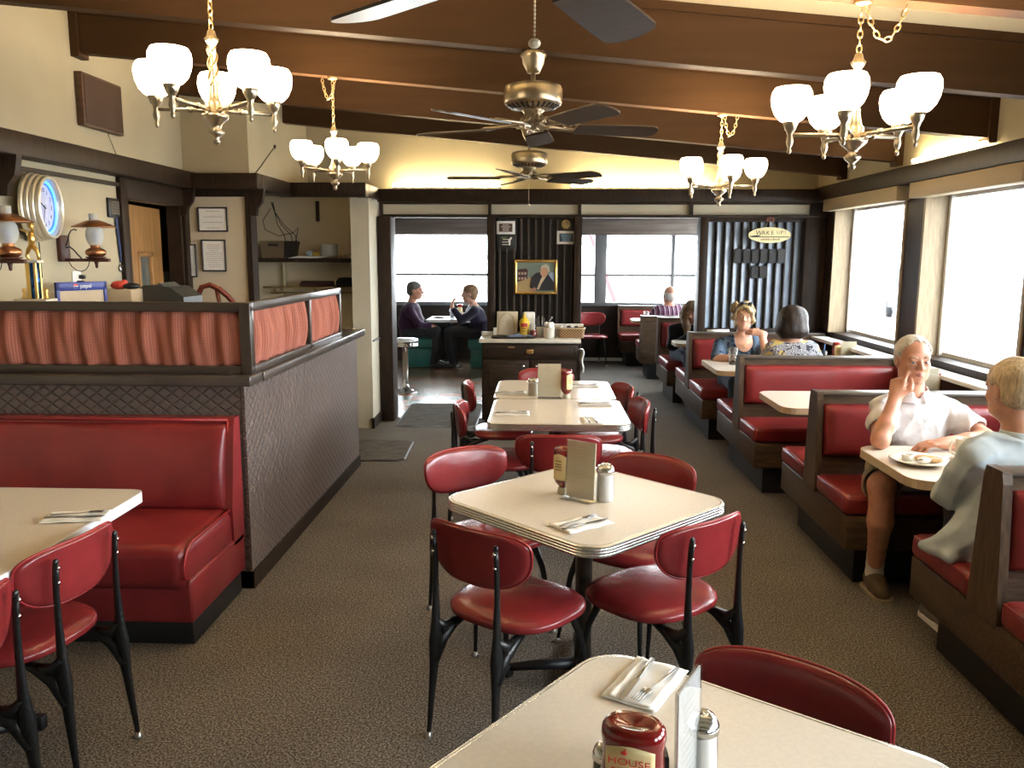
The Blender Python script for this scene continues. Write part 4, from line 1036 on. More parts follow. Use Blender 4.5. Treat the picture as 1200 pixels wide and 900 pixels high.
t = thing('sign_board', 'dark upright board holding two signs at the top left of the slatted panel', 'board', (-.35, 8.425, 1.865)); MB().box((-.105, -.055, -.165), (.105, -.0, .165), .003).build('board', BRD, t); MB().box((-.109, -.02, -.169), (.109, .0, .169), .003).build('backing', dk, t)
t = thing('sign_board', 'dark square board behind the round gold disc at the top right of the slatted panel', 'board', (.245, 8.425, 1.90)); MB().box((-.10, -.055, -.13), (.10, .0, .13), .003).build('board', BRD, t); MB().box((-.104, -.02, -.134), (.104, .0, .134), .003).build('backing', dk, t)
plq('award_plaque', 'white-bordered plaque with a brown centre, top left of the slatted panel', -.445, -.26, 1.875, 2.005, WHITE, (mat('brown_plaque_centre', (.07, .035, .025), .5), PAL), 4, 8.365, True)
t = plq('award_sign', 'dark sign with a green stripe and pale lettering below the white-bordered plaque', -.44, -.255, 1.735, 1.865, mat('near_black_sign', (.02, .022, .02), .4), (mat('near_black_sign', (.02, .022, .02), .4), PAL), 3, 8.365)
MB().prism([(.02, .02), (.035, .035), (.05, .05), (.06, .035), (.045, .02), (.04, -.035), (.03, -.035)], -.0185, -.016, axis='y').build('white_mark', WHITE, t)
MB().box((-.05, -.018, .035), (.0, -.016, .05)).build('green_mark', mat('green_mark', (.08, .18, .05), .5), t)
plq('award_plaque', 'white-bordered plaque with a blue centre under the round gold disc', .155, .345, 1.78, 1.91, WHITE, (mat('dark_blue_plaque_centre', (.02, .05, .08), .35), mat('pale_blue_scribble', (.25, .38, .48), .6)), 4, 8.365, True)
t = thing('gold_disc', 'small round gold disc above the blue-centred plaque', 'disc', (.245, 8.37, 1.975)); MB().lathe([(0, 0), (.042, 0), (.044, -.005), (.040, -.010), (0, -.010)], 28, axis='y').build('disc', mat('pale_gold_seal', (.52, .40, .18), .4, .3), t); MB().lathe([(.040, -.0095), (.041, -.013), (.044, -.009)], 28, axis='y', cap=False).build('rim', GOLD, t)
# gilt framed picture
t = thing('framed_picture', 'gilt-framed picture of a grey-haired seated person hanging on the slatted panel', 'picture', (-.05, 8.352, 1.455))
w, h = .43, .345
m = MB()
for k, (o, e, d) in enumerate(((0, .028, .02), (.006, .016, .03))):
    m.box((-w / 2 + o, -d, -h / 2 + o), (w / 2 - o, 0, -h / 2 + o + e), .006).box((-w / 2 + o, -d, h / 2 - o - e), (w / 2 - o, 0, h / 2 - o), .006).box((-w / 2 + o, -d, -h / 2 + o), (-w / 2 + o + e, 0, h / 2 - o), .006).box((w / 2 - o - e, -d, -h / 2 + o), (w / 2 - o, 0, h / 2 - o), .006)
m.build('gilt_frame', GOLD, t)
def flat(nm, poly, col, d, par=t): return MB().prism(poly, -d, -d + .0015, axis='y').build(nm, mat('picture_' + nm, col, .5), par)
flat('ground', [(-.19, -.145), (.19, -.145), (.19, .145), (-.19, .145)], (.16, .20, .16), .008)
flat('floor', [(-.19, -.145), (-.02, -.145), (-.05, .0), (-.19, -.04)], (.36, .25, .11), .0095)
flat('shelves', [(-.19, -.05), (-.085, -.02), (-.08, .07), (-.10, .085), (-.19, .075)], (.06, .02, .02), .011)
for k in range(3):
    for j in range(2): flat('row', [(-.175 + k * .03, -.03 + j * .05), (-.155 + k * .03, -.025 + j * .05), (-.155 + k * .03, .0 + j * .05), (-.175 + k * .03, -.004 + j * .05)], (.36, .27, .2), .0125)
flat('chair', [(.10, -.06), (.18, -.05), (.185, .04), (.15, .05), (.12, .01)], (.28, .36, .52), .0125)
flat('coat', [(-.06, -.10), (-.04, .0), (.0, .04), (.06, .05), (.13, .02), (.18, -.05), (.19, -.13), (.02, -.135), (-.03, -.125)], (.012, .013, .018), .014)
flat('shirt', [(.01, -.12), (.05, -.02), (.085, .04), (.10, .0), (.06, -.06), (.03, -.125)], (.50, .38, .25), .0155)
flat('face', [(.045, .03), (.045, .085), (.07, .10), (.11, .10), (.125, .06), (.11, .01), (.08, -.01)], (.46, .26, .15), .0165)
flat('hair', [(.045, .085), (.06, .115), (.10, .128), (.13, .11), (.14, .06), (.125, .04), (.115, .085), (.08, .10)], (.42, .40, .30), .0175)
flat('hands', [(-.045, -.12), (-.01, -.10), (.01, -.125), (-.03, -.14)], (.40, .17, .11), .0165)
# WAKE UP sign
t = thing('hanging_sign', 'oval cream sign reading WAKE UP hung on the slat screen', 'sign', (2.22, 8.26, 1.872))
ov = [(.205 * math.cos(2 * PI * k / 40), .075 * math.sin(2 * PI * k / 40)) for k in range(40)]
MB().prism(ov, -.008, .008, axis='y', smooth=True).build('board', mat('cream_sign_paint', (.62, .53, .28), .5), t)
SGN = mat('dark_sign_lettering', (.03, .025, .02), .6)
for ch, x, z, r_, s in (('W', -.105, .018, .1, .062), ('A', -.060, .020, -.15, .054), ('K', -.018, .020, .1, .054), ('E', .024, .020, -.05, .054), ('U', .080, .024, .1, .044), ('P', .116, .024, -.1, .048), ('!', .148, .024, -.2, .05)):
    text('letter', ch, s, SGN, t, (x, -.0085, z), (PI / 2, r_, 0), .0008)
m = MB().box((-.18, -.0092, -.022), (.185, -.0078, -.014), .0).prism([(-.17, -.006), (-.10, .0), (-.09, -.010), (-.17, -.018)], -.0092, -.0078, axis='y').prism([(-.19, -.005), (-.165, -.012), (-.19, -.018)], -.0092, -.0078, axis='y')
m.build('arrow_stripe', SGN, t)
m = MB(); rr = random.Random(3)
for k in range(11): x = -.085 + k * .017; m.box((x, -.009, -.05), (x + .011, -.0078, -.035 + rr.uniform(-.004, .006)))
m.build('small_lettering', mat('faded_brown_lettering', (.16, .10, .06), .6), t)
MB().tube([(-.06, 0, .06), (-.02, .0, .13), (.0, .01, .155), (.02, 0, .13), (.06, 0, .06)], .003, 6).build('hanging_cord', mat('jute', (.25, .17, .1), .8), t)
m = MB()
for k in range(7): a = k * .9; m.sphere((.02 * math.cos(a) * 1.6, 0, .15 + .018 * math.sin(a)), (.016, .010, .009), 8)
m.build('bow', mat('dusty_red_ribbon', (.18, .07, .05), .8), t)
# ================================================================== TABLE ITEMS
TZ = .7425
NAPK = mat('paper_napkin', (.86, .83, .77), .85, var=(70, .02), bump=(120, .04))
CUT = mat('stainless_cutlery', (.27, .26, .245), .33, 1.0)
def napkin(label, x, y, rz, l=.20, w=.115, layers=2):
    t = thing('napkin', label, 'napkin', (x, y, TZ), rz, 'paper napkins')
    def fn(o, hh):
        return lambda u, v: ((u - .5) * w * (1 - o), (v - .5) * l * (1 - o * .2), .0022 + hh + .0012 * math.sin(u * 9 + 2 * v) + .0012 * math.sin(v * 13 + 3 * u) + .003 * max(0, abs(u - .5) * 2 - .8) * 5 * (1 if hh else .4))
    for o, hh, nm in ((0, 0, 'bottom_fold'), (.22, .0035, 'top_fold')):
        ob = MB().grid(fn(o, hh), 14, 22).build(nm, NAPK, t); md = ob.modifiers.new('thick', 'SOLIDIFY'); md.thickness = .0016; md.offset = -1 if not hh else 1
    return t
def fork(label, x, y, rz):
    t = thing('fork', label, 'fork', (x, y, TZ + .0075), rz, 'table forks')
    MB().tube([(0, -.09, .003), (0, -.05, .004), (0, .0, .003), (0, .03, .005), (0, .042, .006)], [.006, .0055, .003, .003, .006], 8, flat=.35).build('handle', CUT, t)
    m = MB().box((-.011, .036, .004), (.011, .058, .007), .002)
    for k in range(4): m.tube([(-.009 + k * .006, .056, .0055), (-.009 + k * .006, .078, .004), (-.009 + k * .006, .094, .006)], [.0018, .0016, .001], 6)
    m.build('tines', CUT, t); return t
def knife(label, x, y, rz):
    t = thing('knife', label, 'knife', (x, y, TZ + .0075), rz, 'table knives')
    MB().tube([(0, -.10, .003), (0, -.05, .004), (0, .0, .003)], [.006, .0065, .004], 8, flat=.45).build('handle', CUT, t)
    MB().prism([(-.005, 0), (.005, 0), (.009, .03), (.009, .085), (.004, .102), (-.003, .108), (-.006, .08)], .002, .0035).build('blade', CUT, t); return t
def setting(where, x, y, rz, l=.20, w=.115, fa=0., fx=-.02, kx=.02, flip=False):
    napkin('paper napkin under cutlery ' + where, x, y, rz, l, w)
    c, s = math.cos(rz), math.sin(rz); P = lambda a, b: (x + c * a - s * b, y + s * a + c * b)
    fork('fork on the napkin ' + where, *P(fx, .0), rz + fa + (PI if flip else 0)); knife('knife on the napkin ' + where, *P(kx, .0), rz + fa * -.3 + (PI if flip else 0))
setting('on the near corner of the diagonal middle table', .150, 2.800, math.radians(-52), .20, .12, fa=.12)
setting('on the nearest table at the bottom of the picture', .240, 1.712, math.radians(-29), .205, .125, fa=-.15, fx=.026, kx=-.02, flip=True)
setting('at the left of the nearer joined table', -.166, 4.825, math.radians(-88), .21, .11)
setting('at the left of the farther joined table', -.20, 5.55, math.radians(-88), .21, .11)
setting('at the right edge of the nearer joined table, second from us', .35, 5.165, math.radians(-88), .21, .11)
setting('at the right of the farther joined table', .32, 5.91, math.radians(-88), .21, .11)
setting('at the near right corner of the nearer joined table', .295, 4.64, math.radians(4), .19, .11)
setting('on the white-edged left table', -1.655, 2.80, math.radians(-80), .215, .125, fa=.1)
t = thing('table_card', 'small white card with dark strokes lying at the far end of the joined tables', 'card', (-.055, 6.10, TZ), math.radians(-6))
MB().box((-.045, -.035, .0), (.045, .035, .002)).build('sheet', PAPER, t); MB().tube([(-.02, -.02, .0025), (-.01, .02, .0025)], .004, 6).tube([(.012, .015, .0025), (.022, -.0, .0025), (.01, -.018, .0025)], .003, 6).build('strokes', BLACK, t)

MENU = mat('cream_menu_card', (.80, .71, .50), .6, var=(4, .04))
MPRINT = mat('faint_menu_print', (.69, .61, .42), .7)
def menu(label, x, y, rz, w=.125, h=.215, lean=.04, n=15, card=None, pr=None, loc_z=TZ):
    t = thing('menu_stand', label, 'menu', (x, y, loc_z), rz, 'menu cards in clear stands')
    R_ = Matrix.Rotation(-lean, 4, 'X')
    MB().box((-w / 2, -.0015, .006), (w / 2, .0015, h)).xf(R_).build('menu_card', card or MENU, t)
    MB().box((-w / 2 - .003, -.0045, .004), (w / 2 + .003, -.0025, h + .003)).box((-w / 2 - .003, .0025, .004), (w / 2 + .003, .0045, h + .003)).xf(R_).box((-w / 2 - .003, -.045, .0005), (w / 2 + .003, .03, .003), .001, 1).build('clear_holder', CLEAR, t)
    m = MB(); rr = random.Random(label)
    if n: m.box((-w * .12, -.0022, h * .90), (w * .12, -.0014, h * .915))
    for k in range(n):
        z = h * (.84 - .76 * k / n); l = w * rr.uniform(.22, .42); o = rr.uniform(-.05, .05) * w
        m.box((-l + o, -.0022, z), (l + o, -.0014, z + h * .010))
    if n: m.xf(R_).build('print', pr or MPRINT, t)
    return t
menu('cream menu in a clear stand on the diagonal middle table', .158, 3.105, math.radians(-36), .128, .228)
menu('cream menu in a clear stand on the joined tables', .062, 5.40, math.radians(0), .150, .225)
menu('bright menu card standing on the nearest table at the bottom, seen edge-on', .262, 1.318, math.radians(62), .115, .225, .02, 12, PAPER, mat('grey_print2', (.6, .57, .5), .7))

def ketchup(label, x, y, rz, lab=True, s=1., rs=1.12, letters=False):
    t = thing('ketchup_bottle', label, 'bottle', (x, y, TZ), rz, 'ketchup bottles')
    S = lambda L: [(a, b * s) for a, b in L]
    # upside-down squeeze bottle: cap at the bottom, body widening upwards
    MB().lathe(S([(.0, 0), (.021, 0), (.022, .004), (.021, .022), (.018, .028), (0, .028)]), 24).build('cap', mat('olive_white_cap', (.45, .42, .30), .4), t)
    m = MB(); n = 32; vs = []; fs = []
    prof = [(.014, .026), (.020, .034), (.030, .046), (.0345, .066), (.0340, .10), (.0325, .13), (.0325, .150), (.0345, .165), (.0335, .178), (.028, .187), (.018, .1845), (.008, .180), (.0, .179)]
    for r, z in prof:
        for k in range(n):
            a = 2 * PI * k / n; x_, y_ = sup(a, r * 1.12, r * .80, .85); vs.append((x_, y_, z * s))
    for i in range(len(prof) - 1):
        for k in range(n): fs.append((i * n + k, i * n + (k + 1) % n, (i + 1) * n + (k + 1) % n, (i + 1) * n + k))
    m.add(vs, fs).build('bottle_body', KETCHUP, t)
    if lab:
        for sg in ((-1, 1) if not letters else (-1,)):
            lm = MB().grid(lambda u, v: (-.029 + .058 * u, sg * (-(.0288 - 7.0 * (-.029 + .058 * u) ** 2 * 1.0)) if False else sg * (.0292 - 8.5 * (-.029 + .058 * u) ** 2), s * (.060 + .095 * v + (.010 * math.sin(PI * u)) * v)), 10, 10)
            lo = lm.build('label_patch', LABELC, t); md = lo.modifiers.new('thick', 'SOLIDIFY'); md.thickness = .0012
        if letters:
            RED = mat('red_label_print', (.50, .03, .02), .5)
            text('label_text', 'HOUSE', .0165, RED, t, (.0, -.0304 * 1, .139), (PI / 2, 0, 0), .0004); text('label_text', 'RECIPE', .0150, RED, t, (.0, -.0304, .122), (PI / 2, 0, 0), .0004); text('label_text', 'KETCHUP', .0115, RED, t, (.0, -.0304, .106), (PI / 2, 0, 0), .0004)
            MB().sphere((-.006, -.0303, .1545), (.004, .0006, .004), 8).tube([(-.006, -.0303, .158), (-.004, -.0303, .161)], .001, 5).build('tomato_mark', RED, t)
        else:
            m = MB()
            for k, zz in enumerate((.135, .122, .112, .10)): m.box((-.014, -.0312, zz), (.012, -.0290, zz + .004))
            m.build('print', mat('brown_label_print', (.26, .15, .05), .6), t)
    for ch in t.children:
        for vv in ch.data.vertices:
            if ch.rotation_euler[0] == 0: vv.co.x *= rs; vv.co.y *= rs
            else: vv.co.x *= rs * .95
        if ch.rotation_euler[0] != 0: ch.location.y *= rs
    return t
ketchup('ketchup bottle with a cream label at the left of the menu on the middle table', .098, 3.185, math.radians(-40))
ketchup('ketchup bottle on the nearest table, only its upper half above the bottom of the picture', .158, 1.252, math.radians(-16), rs=1.38, letters=True)
ketchup('ketchup bottle at the right of the menu on the joined tables', .176, 5.40, math.radians(50))
def shaker(label, x, y, fill, nm='sugar_jar', r=.032, h=.135, z0=TZ, cat='jar'):
    t = thing(nm, label, cat, (x, y, z0))
    k = h / .135; q = r / .032
    MB().lathe([(.0, .0), (.029 * q, .0), (.032 * q, .004), (.0325 * q, .05 * k), (.031 * q, .095 * k), (.030 * q, .112 * k), (.0, .112 * k)], 28).build('jar_contents', fill, t)
    MB().lathe([(.0315 * q, .002), (.0345 * q, .006), (.035 * q, .05 * k), (.0335 * q, .097 * k), (.032 * q, .113 * k)], 28, cap=False).build('glass_jar', CLEAR, t)
    MB().lathe([(.0335 * q, .106 * k), (.036 * q, .108 * k), (.036 * q, .122 * k), (.034 * q, .126 * k), (.028 * q, .138 * k), (.016 * q, .145 * k), (.009 * q, .146 * k), (.008 * q, .143 * k), (.0, .143 * k)], 28).build('metal_lid', CHROME, t)
    return t
SUGAR = mat('white_sugar', (.78, .76, .71), .7); PEPPER = mat('ground_pepper', (.10, .085, .06), .9, var=(300, .6))
shaker('sugar jar with a chrome lid at the right of the menu on the middle table', .254, 3.098, SUGAR)
shaker('chrome-lidded jar half hidden behind the bright menu card on the nearest table', .292, 1.388, SUGAR, h=.118)
shaker('small glass shaker with dark pepper behind the ketchup on the nearest table', .118, 1.316, PEPPER, 'pepper_shaker', .020, .10, cat='shaker')
shaker('pale jar at the left of the menu on the joined tables', -.045, 5.50, mat('pale_contents', (.60, .56, .46), .6), h=.11)
t = thing('black_holder', 'small black holder with a red spot behind the ketchup on the nearest table', 'holder', (.205, 1.300, TZ))
MB().box((-.018, -.02, 0), (.018, .02, .105), .005).build('body', BLACK, t); MB().box((-.012, -.0215, .06), (.012, -.0195, .075)).build('red_spot', KETCHUP, t)

# right booths
def mug(label, x, y, z, rz=0., r=.041, h=.095, m_=None):
    t = thing('mug', label, 'mug', (x, y, z), rz); mm = m_ or mat('cream_stoneware', (.70, .64, .52), .3)
    MB().lathe([(.0, 0), (r * .8, 0), (r * .86, .004), (r * .97, .02), (r, h * .5), (r, h), (r * .94, h + .002), (r * .9, h - .004), (r * .9, .012), (0, .008)], 32).build('cup_body', mm, t)
    MB().tube([(-r * .97, 0, h * .80), (-r * 1.55, 0, h * .80), (-r * 1.75, 0, h * .58), (-r * 1.60, 0, h * .34), (-r * .97, 0, h * .20)], .0065, 8).build('handle', mm, t)
    MB().lathe([(0, h * .8), (r * .9, h * .8)], 24, cap=False).build('coffee', mat('coffee', (.03, .015, .008), .1), t)
    return t
mug('cream coffee mug on the booth table between the persons in white and denim', 1.985, 3.84, TZ)
t = thing('plate', 'cream plate with leftovers on the booth table before the person in the white shirt', 'plate', (1.735, 3.745, TZ))
MB().lathe([(.0, .004), (.06, .004), (.07, .002), (.105, .012), (.128, .020), (.126, .023), (.10, .016), (.068, .008), (0, .008)], 40).build('dish', mat('cream_stoneware', (.70, .64, .52), .3), t)
t = thing('butter_cup', 'small cream tub standing on the plate', 'tub', (1.690, 3.765, TZ + .009))
MB().lathe([(0, 0), (.022, 0), (.027, .028), (.024, .028), (.020, .012), (0, .012)], 20).build('tub', mat('pale_tub', (.68, .66, .58), .4), t); MB().lathe([(0, .018), (.0235, .018)], 20, cap=False).build('butter', mat('butter', (.72, .60, .26), .5), t)
t = thing('pancake', 'half-eaten flat golden pancake on the plate', 'food', (1.785, 3.765, TZ + .012))
MB().lathe([(0, 0), (.055, 0), (.060, .005), (.055, .010), (0, .011)], 24).build('crust', mat('golden_crust', (.45, .23, .07), .6, var=(30, .3)), t)
t = fork('steel fork lying across the plate with leftovers', 1.775, 3.705, math.radians(-70)); t.location.z = TZ + .028
t = thing('crumpled_napkin', 'crumpled white napkin on the plate beside the cream tub', 'napkin', (1.735, 3.70, TZ + .014))
MB().add(*(lambda g: (g.v, g.f))(MB().sphere((0, 0, .012), (.030, .022, .014), 16))).build('paper', NAPK, t)
def tumbler(label, x, y, z, r=.036, h=.135, liquid=None, lh=.3, straw=None, glass=None):
    t = thing('tumbler', label, 'cup', (x, y, z))
    MB().lathe([(.0, .002), (r * .76, .0), (r * .78, .004), (r, h), (r * .95, h), (r * .74, .008), (0, .008)], 28).build('cup_wall', glass or CLEARBLUE, t)
    if liquid: MB().lathe([(0, .009), (r * .72, .009), (r * (.74 + .2 * lh), h * lh), (0, h * lh)], 24).build('drink', liquid, t)
    if straw: MB().tube([(-.01, 0, .02), (.012, .0, h + .06)], .0035, 8).build('straw', straw, t)
    return t
tumbler('clear plastic tumbler with a dark remnant in front of the blonde person', 1.665, 7.16, TZ, .042, .15, mat('cola', (.03, .012, .006), .1), .2)
t = thing('phone', 'black phone lying on the table by the blonde person', 'phone', (1.755, 7.05, TZ), .5); MB().box((-.04, -.075, 0), (.04, .075, .010), .004).build('case', BLACK, t); MB().box((-.036, -.07, .0100), (.036, .07, .0106)).build('screen', mat('glossy_screen', (.015, .015, .018), .06), t)
for i, (yb, lab) in enumerate(((5.44, 'on the empty booth table by the window'), (7.10, 'on the booth table beside the dark-haired person'))):
    t = ketchup('ketchup bottle ' + lab, 2.60, yb + (.20 if i else .06), 0)
    menu('menu card ' + lab, 2.52 + i * .10, yb - (.05 if not i else .02), math.radians(5), .13, .215, n=0)
    if i: tumbler('clear tumbler with a straw ' + lab, 2.46, yb + .14, TZ, .036, .12, None, .3, mat('blue_straw', (.1, .25, .6), .4))
    if not i: shaker('low steel-topped jar ' + lab, 2.44, yb + .22, SUGAR, h=.09)
menu('menu card against the window wall, behind the mug of the person in white', 2.62, 3.72, math.radians(5), .13, .215, n=0)
# couple's table
for x, y, lab in ((-1.52, 12.32, 'plate of food in front of the person in purple'), (-1.12, 12.30, 'plate in front of the person in dark navy')):
    t = thing('plate', lab, 'plate', (x, y, .732)); MB().lathe([(0, .003), (.08, .003), (.115, .016), (.112, .019), (.078, .007), (0, .007)], 28).build('dish', WHITE, t); MB().sphere((0, 0, .018), (.07, .06, .016), 12).build('meal', mat('brown_food', (.16, .09, .05), .6, var=(40, .5)), t)
tumbler('tall glass of water on the small table between the couple', -1.31, 12.25, .732, .04, .155, WHITE, .75)
mug('pale mug on the small table between the couple', -1.20, 12.36, .732, PI)
t = thing('ketchup_bottle', 'red-capped ketchup bottle standing behind the mug on the couple\'s table', 'bottle', (-1.23, 12.60, .732)); MB().lathe([(0, 0), (.04, 0), (.042, .02), (.042, .12), (.03, .15), (0, .15)], 20).build('bottle_body', LABELC, t); MB().lathe([(.032, .15), (.044, .155), (.044, .19), (0, .195)], 20).build('cap', KETCHUP, t)
tumbler('pale glass by the farthest booth window', 1.55, 12.2, TZ, .036, .12)

# ------------------------------------------------------------------ sideboard items
SZ = .872
def sbp(x, y): return (x, y, SZ)
t = thing('cutting_board', 'pale board standing at the left back of the sideboard', 'board', (-.335, 8.235, SZ)); MB().box((-.10, .0, .0), (.11, .014, .245), .006, rot=(-.05, 'X')).build('board', mat('pale_board', (.60, .53, .40), .5), t); MB().box((-.09, -.002, .15), (.10, .0, .152)).build('groove', mat('tan_groove', (.40, .32, .2), .6), t)
t = thing('wire_arch_stand', 'arched wire stand in front of the pale board', 'stand', (-.335, 8.19, SZ)); MB().tube([(-.075, 0, .0), (-.075, 0, .14), (-.055, 0, .20), (0, 0, .235), (.055, 0, .20), (.075, 0, .14), (.075, 0, 0)], .004, 8).tube([(-.075, 0, .004), (-.075, -.07, .004), (.075, -.07, .004), (.075, 0, .004)], .004, 8).build('wire', mat('brass_wire', (.5, .40, .22), .35, 1.), t)
t = thing('folded_card', 'narrow pale card beside the left edge of the cutting board', 'card', (-.455, 8.24, SZ)); MB().box((-.015, 0, 0), (.03, .006, .085)).build('sheet', PAPER, t); MB().box((-.015, -.02, 0), (.03, .0, .004)).build('foot', PAPER, t)
t = thing('serving_tray', 'dark oval tray at the front left of the sideboard', 'tray', (-.26, 8.03, SZ)); MB().sweep(rrect(.22, .085, .08), [(-.02, 0), (-.01, .001), (0, .018), (-.006, .02), (-.02, .006)]).build('tray', mat('dark_tray', (.035, .03, .026), .4), t); MB().sweep(rrect(.222, .087, .082), [(0, .016), (.004, .018), (0, .021)], cap=False).build('rim', mat('dark_tray_rim', (.06, .05, .045), .3), t)
t = thing('cleaning_cloth', 'blue cloth lying on the dark tray', 'cloth', (-.20, 8.03, SZ + .008)); o = MB().grid(lambda u, v: ((u - .5) * .26, (v - .5) * .13, .014 + .012 * math.sin(7 * u + 2) * math.sin(5 * v + 1) + .012 * math.sin(PI * u) * math.sin(PI * v)), 20, 12).build('cloth', mat('blue_cloth', (.17, .22, .34), .85, bump=(60, .4)), t); md = o.modifiers.new('thick', 'SOLIDIFY'); md.thickness = .004
t = thing('mustard_bottle', 'yellow mustard squeeze bottle on the sideboard', 'bottle', (-.158, 8.14, SZ))
MB().lathe([(0, 0), (.046, 0), (.050, .006), (.049, .05), (.043, .08), (.048, .11), (.051, .14), (.043, .17), (.026, .185), (.022, .19), (0, .19)], 28).build('bottle_body', mat('mustard_yellow', (.68, .44, .03), .35), t); MB().lathe([(.021, .188), (.022, .20), (.012, .215), (.006, .24), (0, .245)], 16).build('nozzle_cap', mat('mustard_cap', (.72, .50, .06), .35), t)
m = MB().grid(lambda u, v: (.0495 * math.sin((u - .5) * 1.3) * (1.02), -.0505 * math.cos((u - .5) * 1.3) * 1.02, .105 + .035 * v), 8, 3).build('red_label', mat('red_label', (.42, .03, .03), .5), t)
m = MB()
for k, z in enumerate((.085, .06)): m.box((-.02, -.0505, z), (.02, -.046, z + .008))
m.build('print', mat('dark_label_print', (.15, .05, .02), .5), t)
t = thing('paper_bag', 'white paper bag behind the mustard bottle', 'bag', (-.115, 8.23, SZ)); MB().box((-.06, -.02, 0), (.06, .03, .235), .004).build('bag', PAPER, t); MB().box((-.05, -.012, .225), (.05, .022, .242), .002).build('top_fold', WHITE, t)
t = thing('sauce_jar', 'small jar of red sauce beside the mustard bottle', 'jar', (-.068, 8.09, SZ)); MB().lathe([(0, 0), (.035, 0), (.036, .05), (.034, .075), (0, .075)], 20).build('sauce', mat('brick_red_sauce', (.28, .045, .03), .3), t); MB().lathe([(.037, 0), (.038, .07), (.032, .085), (.032, .12), (.030, .135)], 20, cap=False).build('glass_wall', CLEAR, t)
t = thing('cutlery_cup', 'white cup holding upright cutlery on the sideboard', 'cup', (.0, 8.16, SZ)); MB().lathe([(0, 0), (.036, 0), (.042, .10), (.038, .10), (.034, .01), (0, .01)], 24).build('cup_wall', WHITE, t)
for k in range(6):
    a = k * 1.05; tt = thing('table_knife', 'steel cutlery handle standing in the white cup', 'cutlery', (.018 * math.cos(a), 8.16 + .018 * math.sin(a), SZ + .012), a, 'cutlery standing in the white cup'); MB().tube([(0, 0, 0), (.012, 0, .11), (.018, 0, .17 + .01 * (k % 3))], [.004, .004, .006], 8, flat=.5).build('handle', CUT, tt); MB().tube([(.018, 0, .17 + .01 * (k % 3)), (.0185, 0, .175 + .01 * (k % 3))], .0062, 8).build('tip', CUT, tt)
t = thing('napkin_crock', 'white crock stuffed with wrapped napkins at the middle of the sideboard', 'crock', (.085, 8.07, SZ)); MB().lathe([(0, 0), (.046, 0), (.052, .01), (.055, .085), (.058, .105), (.052, .105), (.048, .01), (0, .01)], 28).build('crock', mat('off_white_crock', (.62, .58, .50), .35), t)
m = MB(); rr = random.Random(5)
for k in range(6): m.sphere((rr.uniform(-.03, .03), rr.uniform(-.03, .03), .11 + rr.uniform(0, .02)), (.025, .02, .03), 8)
m.build('wrapped_napkins', NAPK, t)
t = thing('long_spoon', 'long spoon leaning out of the white crock', 'spoon', (.085, 8.07, SZ + .10)); MB().tube([(-.04, 0, 0), (.0, 0, .06), (.02, 0, .09)], .004, 8).build('handle', CUT, t); MB().sphere((.024, 0, .098), (.010, .006, .014), 8).build('bowl', CUT, t)
t = thing('wicker_basket', 'woven basket at the right end of the sideboard', 'basket', (.30, 8.12, SZ))
WIC = mat('wicker', (.30, .17, .075), .6, var=(60, .5))
nt, b = nodes(WIC); v, s = coords(nt)
ch = math_node(nt, 'FLOORED_MODULO', math_node(nt, 'ADD', math_node(nt, 'FLOOR', math_node(nt, 'MULTIPLY', s[0], 70)), math_node(nt, 'FLOOR', math_node(nt, 'MULTIPLY', s[2], 70))), 2)
nt.links.new(mix_node(nt, ch, (.38, .23, .10), (.10, .055, .03)), b.inputs['Base Color'])
MB().sweep(rrect(.135, .085, .05), [(-.02, 0), (-.012, .001), (.0, .095), (-.008, .095), (-.02, .01)]).build('weave', WIC, t)
MB().tube([(x, y, .097) for x, y, _, _ in rrect(.135, .085, .05)], .007, 8, close=True).build('rim', mat('pale_wicker_rim', (.5, .38, .22), .6), t)
t = thing('packet_pile', 'white sugar packets heaped in the woven basket', 'packets', (.30, 8.12, SZ)); t['kind'] = 'stuff'
m = MB(); rr = random.Random(8)
for k in range(26):
    x, y = rr.uniform(-.10, .10), rr.uniform(-.055, .055); m.box((x - .025, y - .015, .075), (x + .025, y + .015, .08), .001, 1, rot=(rr.uniform(-1, 1), Vector((rr.uniform(-.5, .5), rr.uniform(-.5, .5), 1)).normalized()))
for k in range(8):
    x = rr.uniform(-.10, .11); m.box((x - .02, -.02, .09), (x + .02, -.015, .12), .001, 1, rot=(rr.uniform(-.5, .5), 'Y'))
m.build('packets', PAPER, t)
t = thing('pale_folder', 'pale flat folder leaning behind the basket', 'folder', (.26, 8.255, SZ)); MB().box((-.13, 0, .0), (.17, .008, .125), .002, 1).build('cover', mat('pale_board', (.60, .53, .40), .5), t); MB().box((-.13, -.004, .118), (.17, .0, .125)).build('edge', PAPER, t)
t = thing('hanging_towel', 'white towel hanging at the right side of the sideboard', 'towel', (.41, 8.0, .55)); o = MB().grid(lambda u, v: (.008 * math.sin(v * 9) + .01 * math.sin(u * 11), (u - .5) * .20, .22 * v), 12, 10).build('cloth', mat('white_towel', (.66, .70, .74), .8), t); md = o.modifiers.new('thick', 'SOLIDIFY'); md.thickness = .010; MB().box((-.085, -.02, .215), (.006, .02, .225), .003).build('hook', STEEL, t)
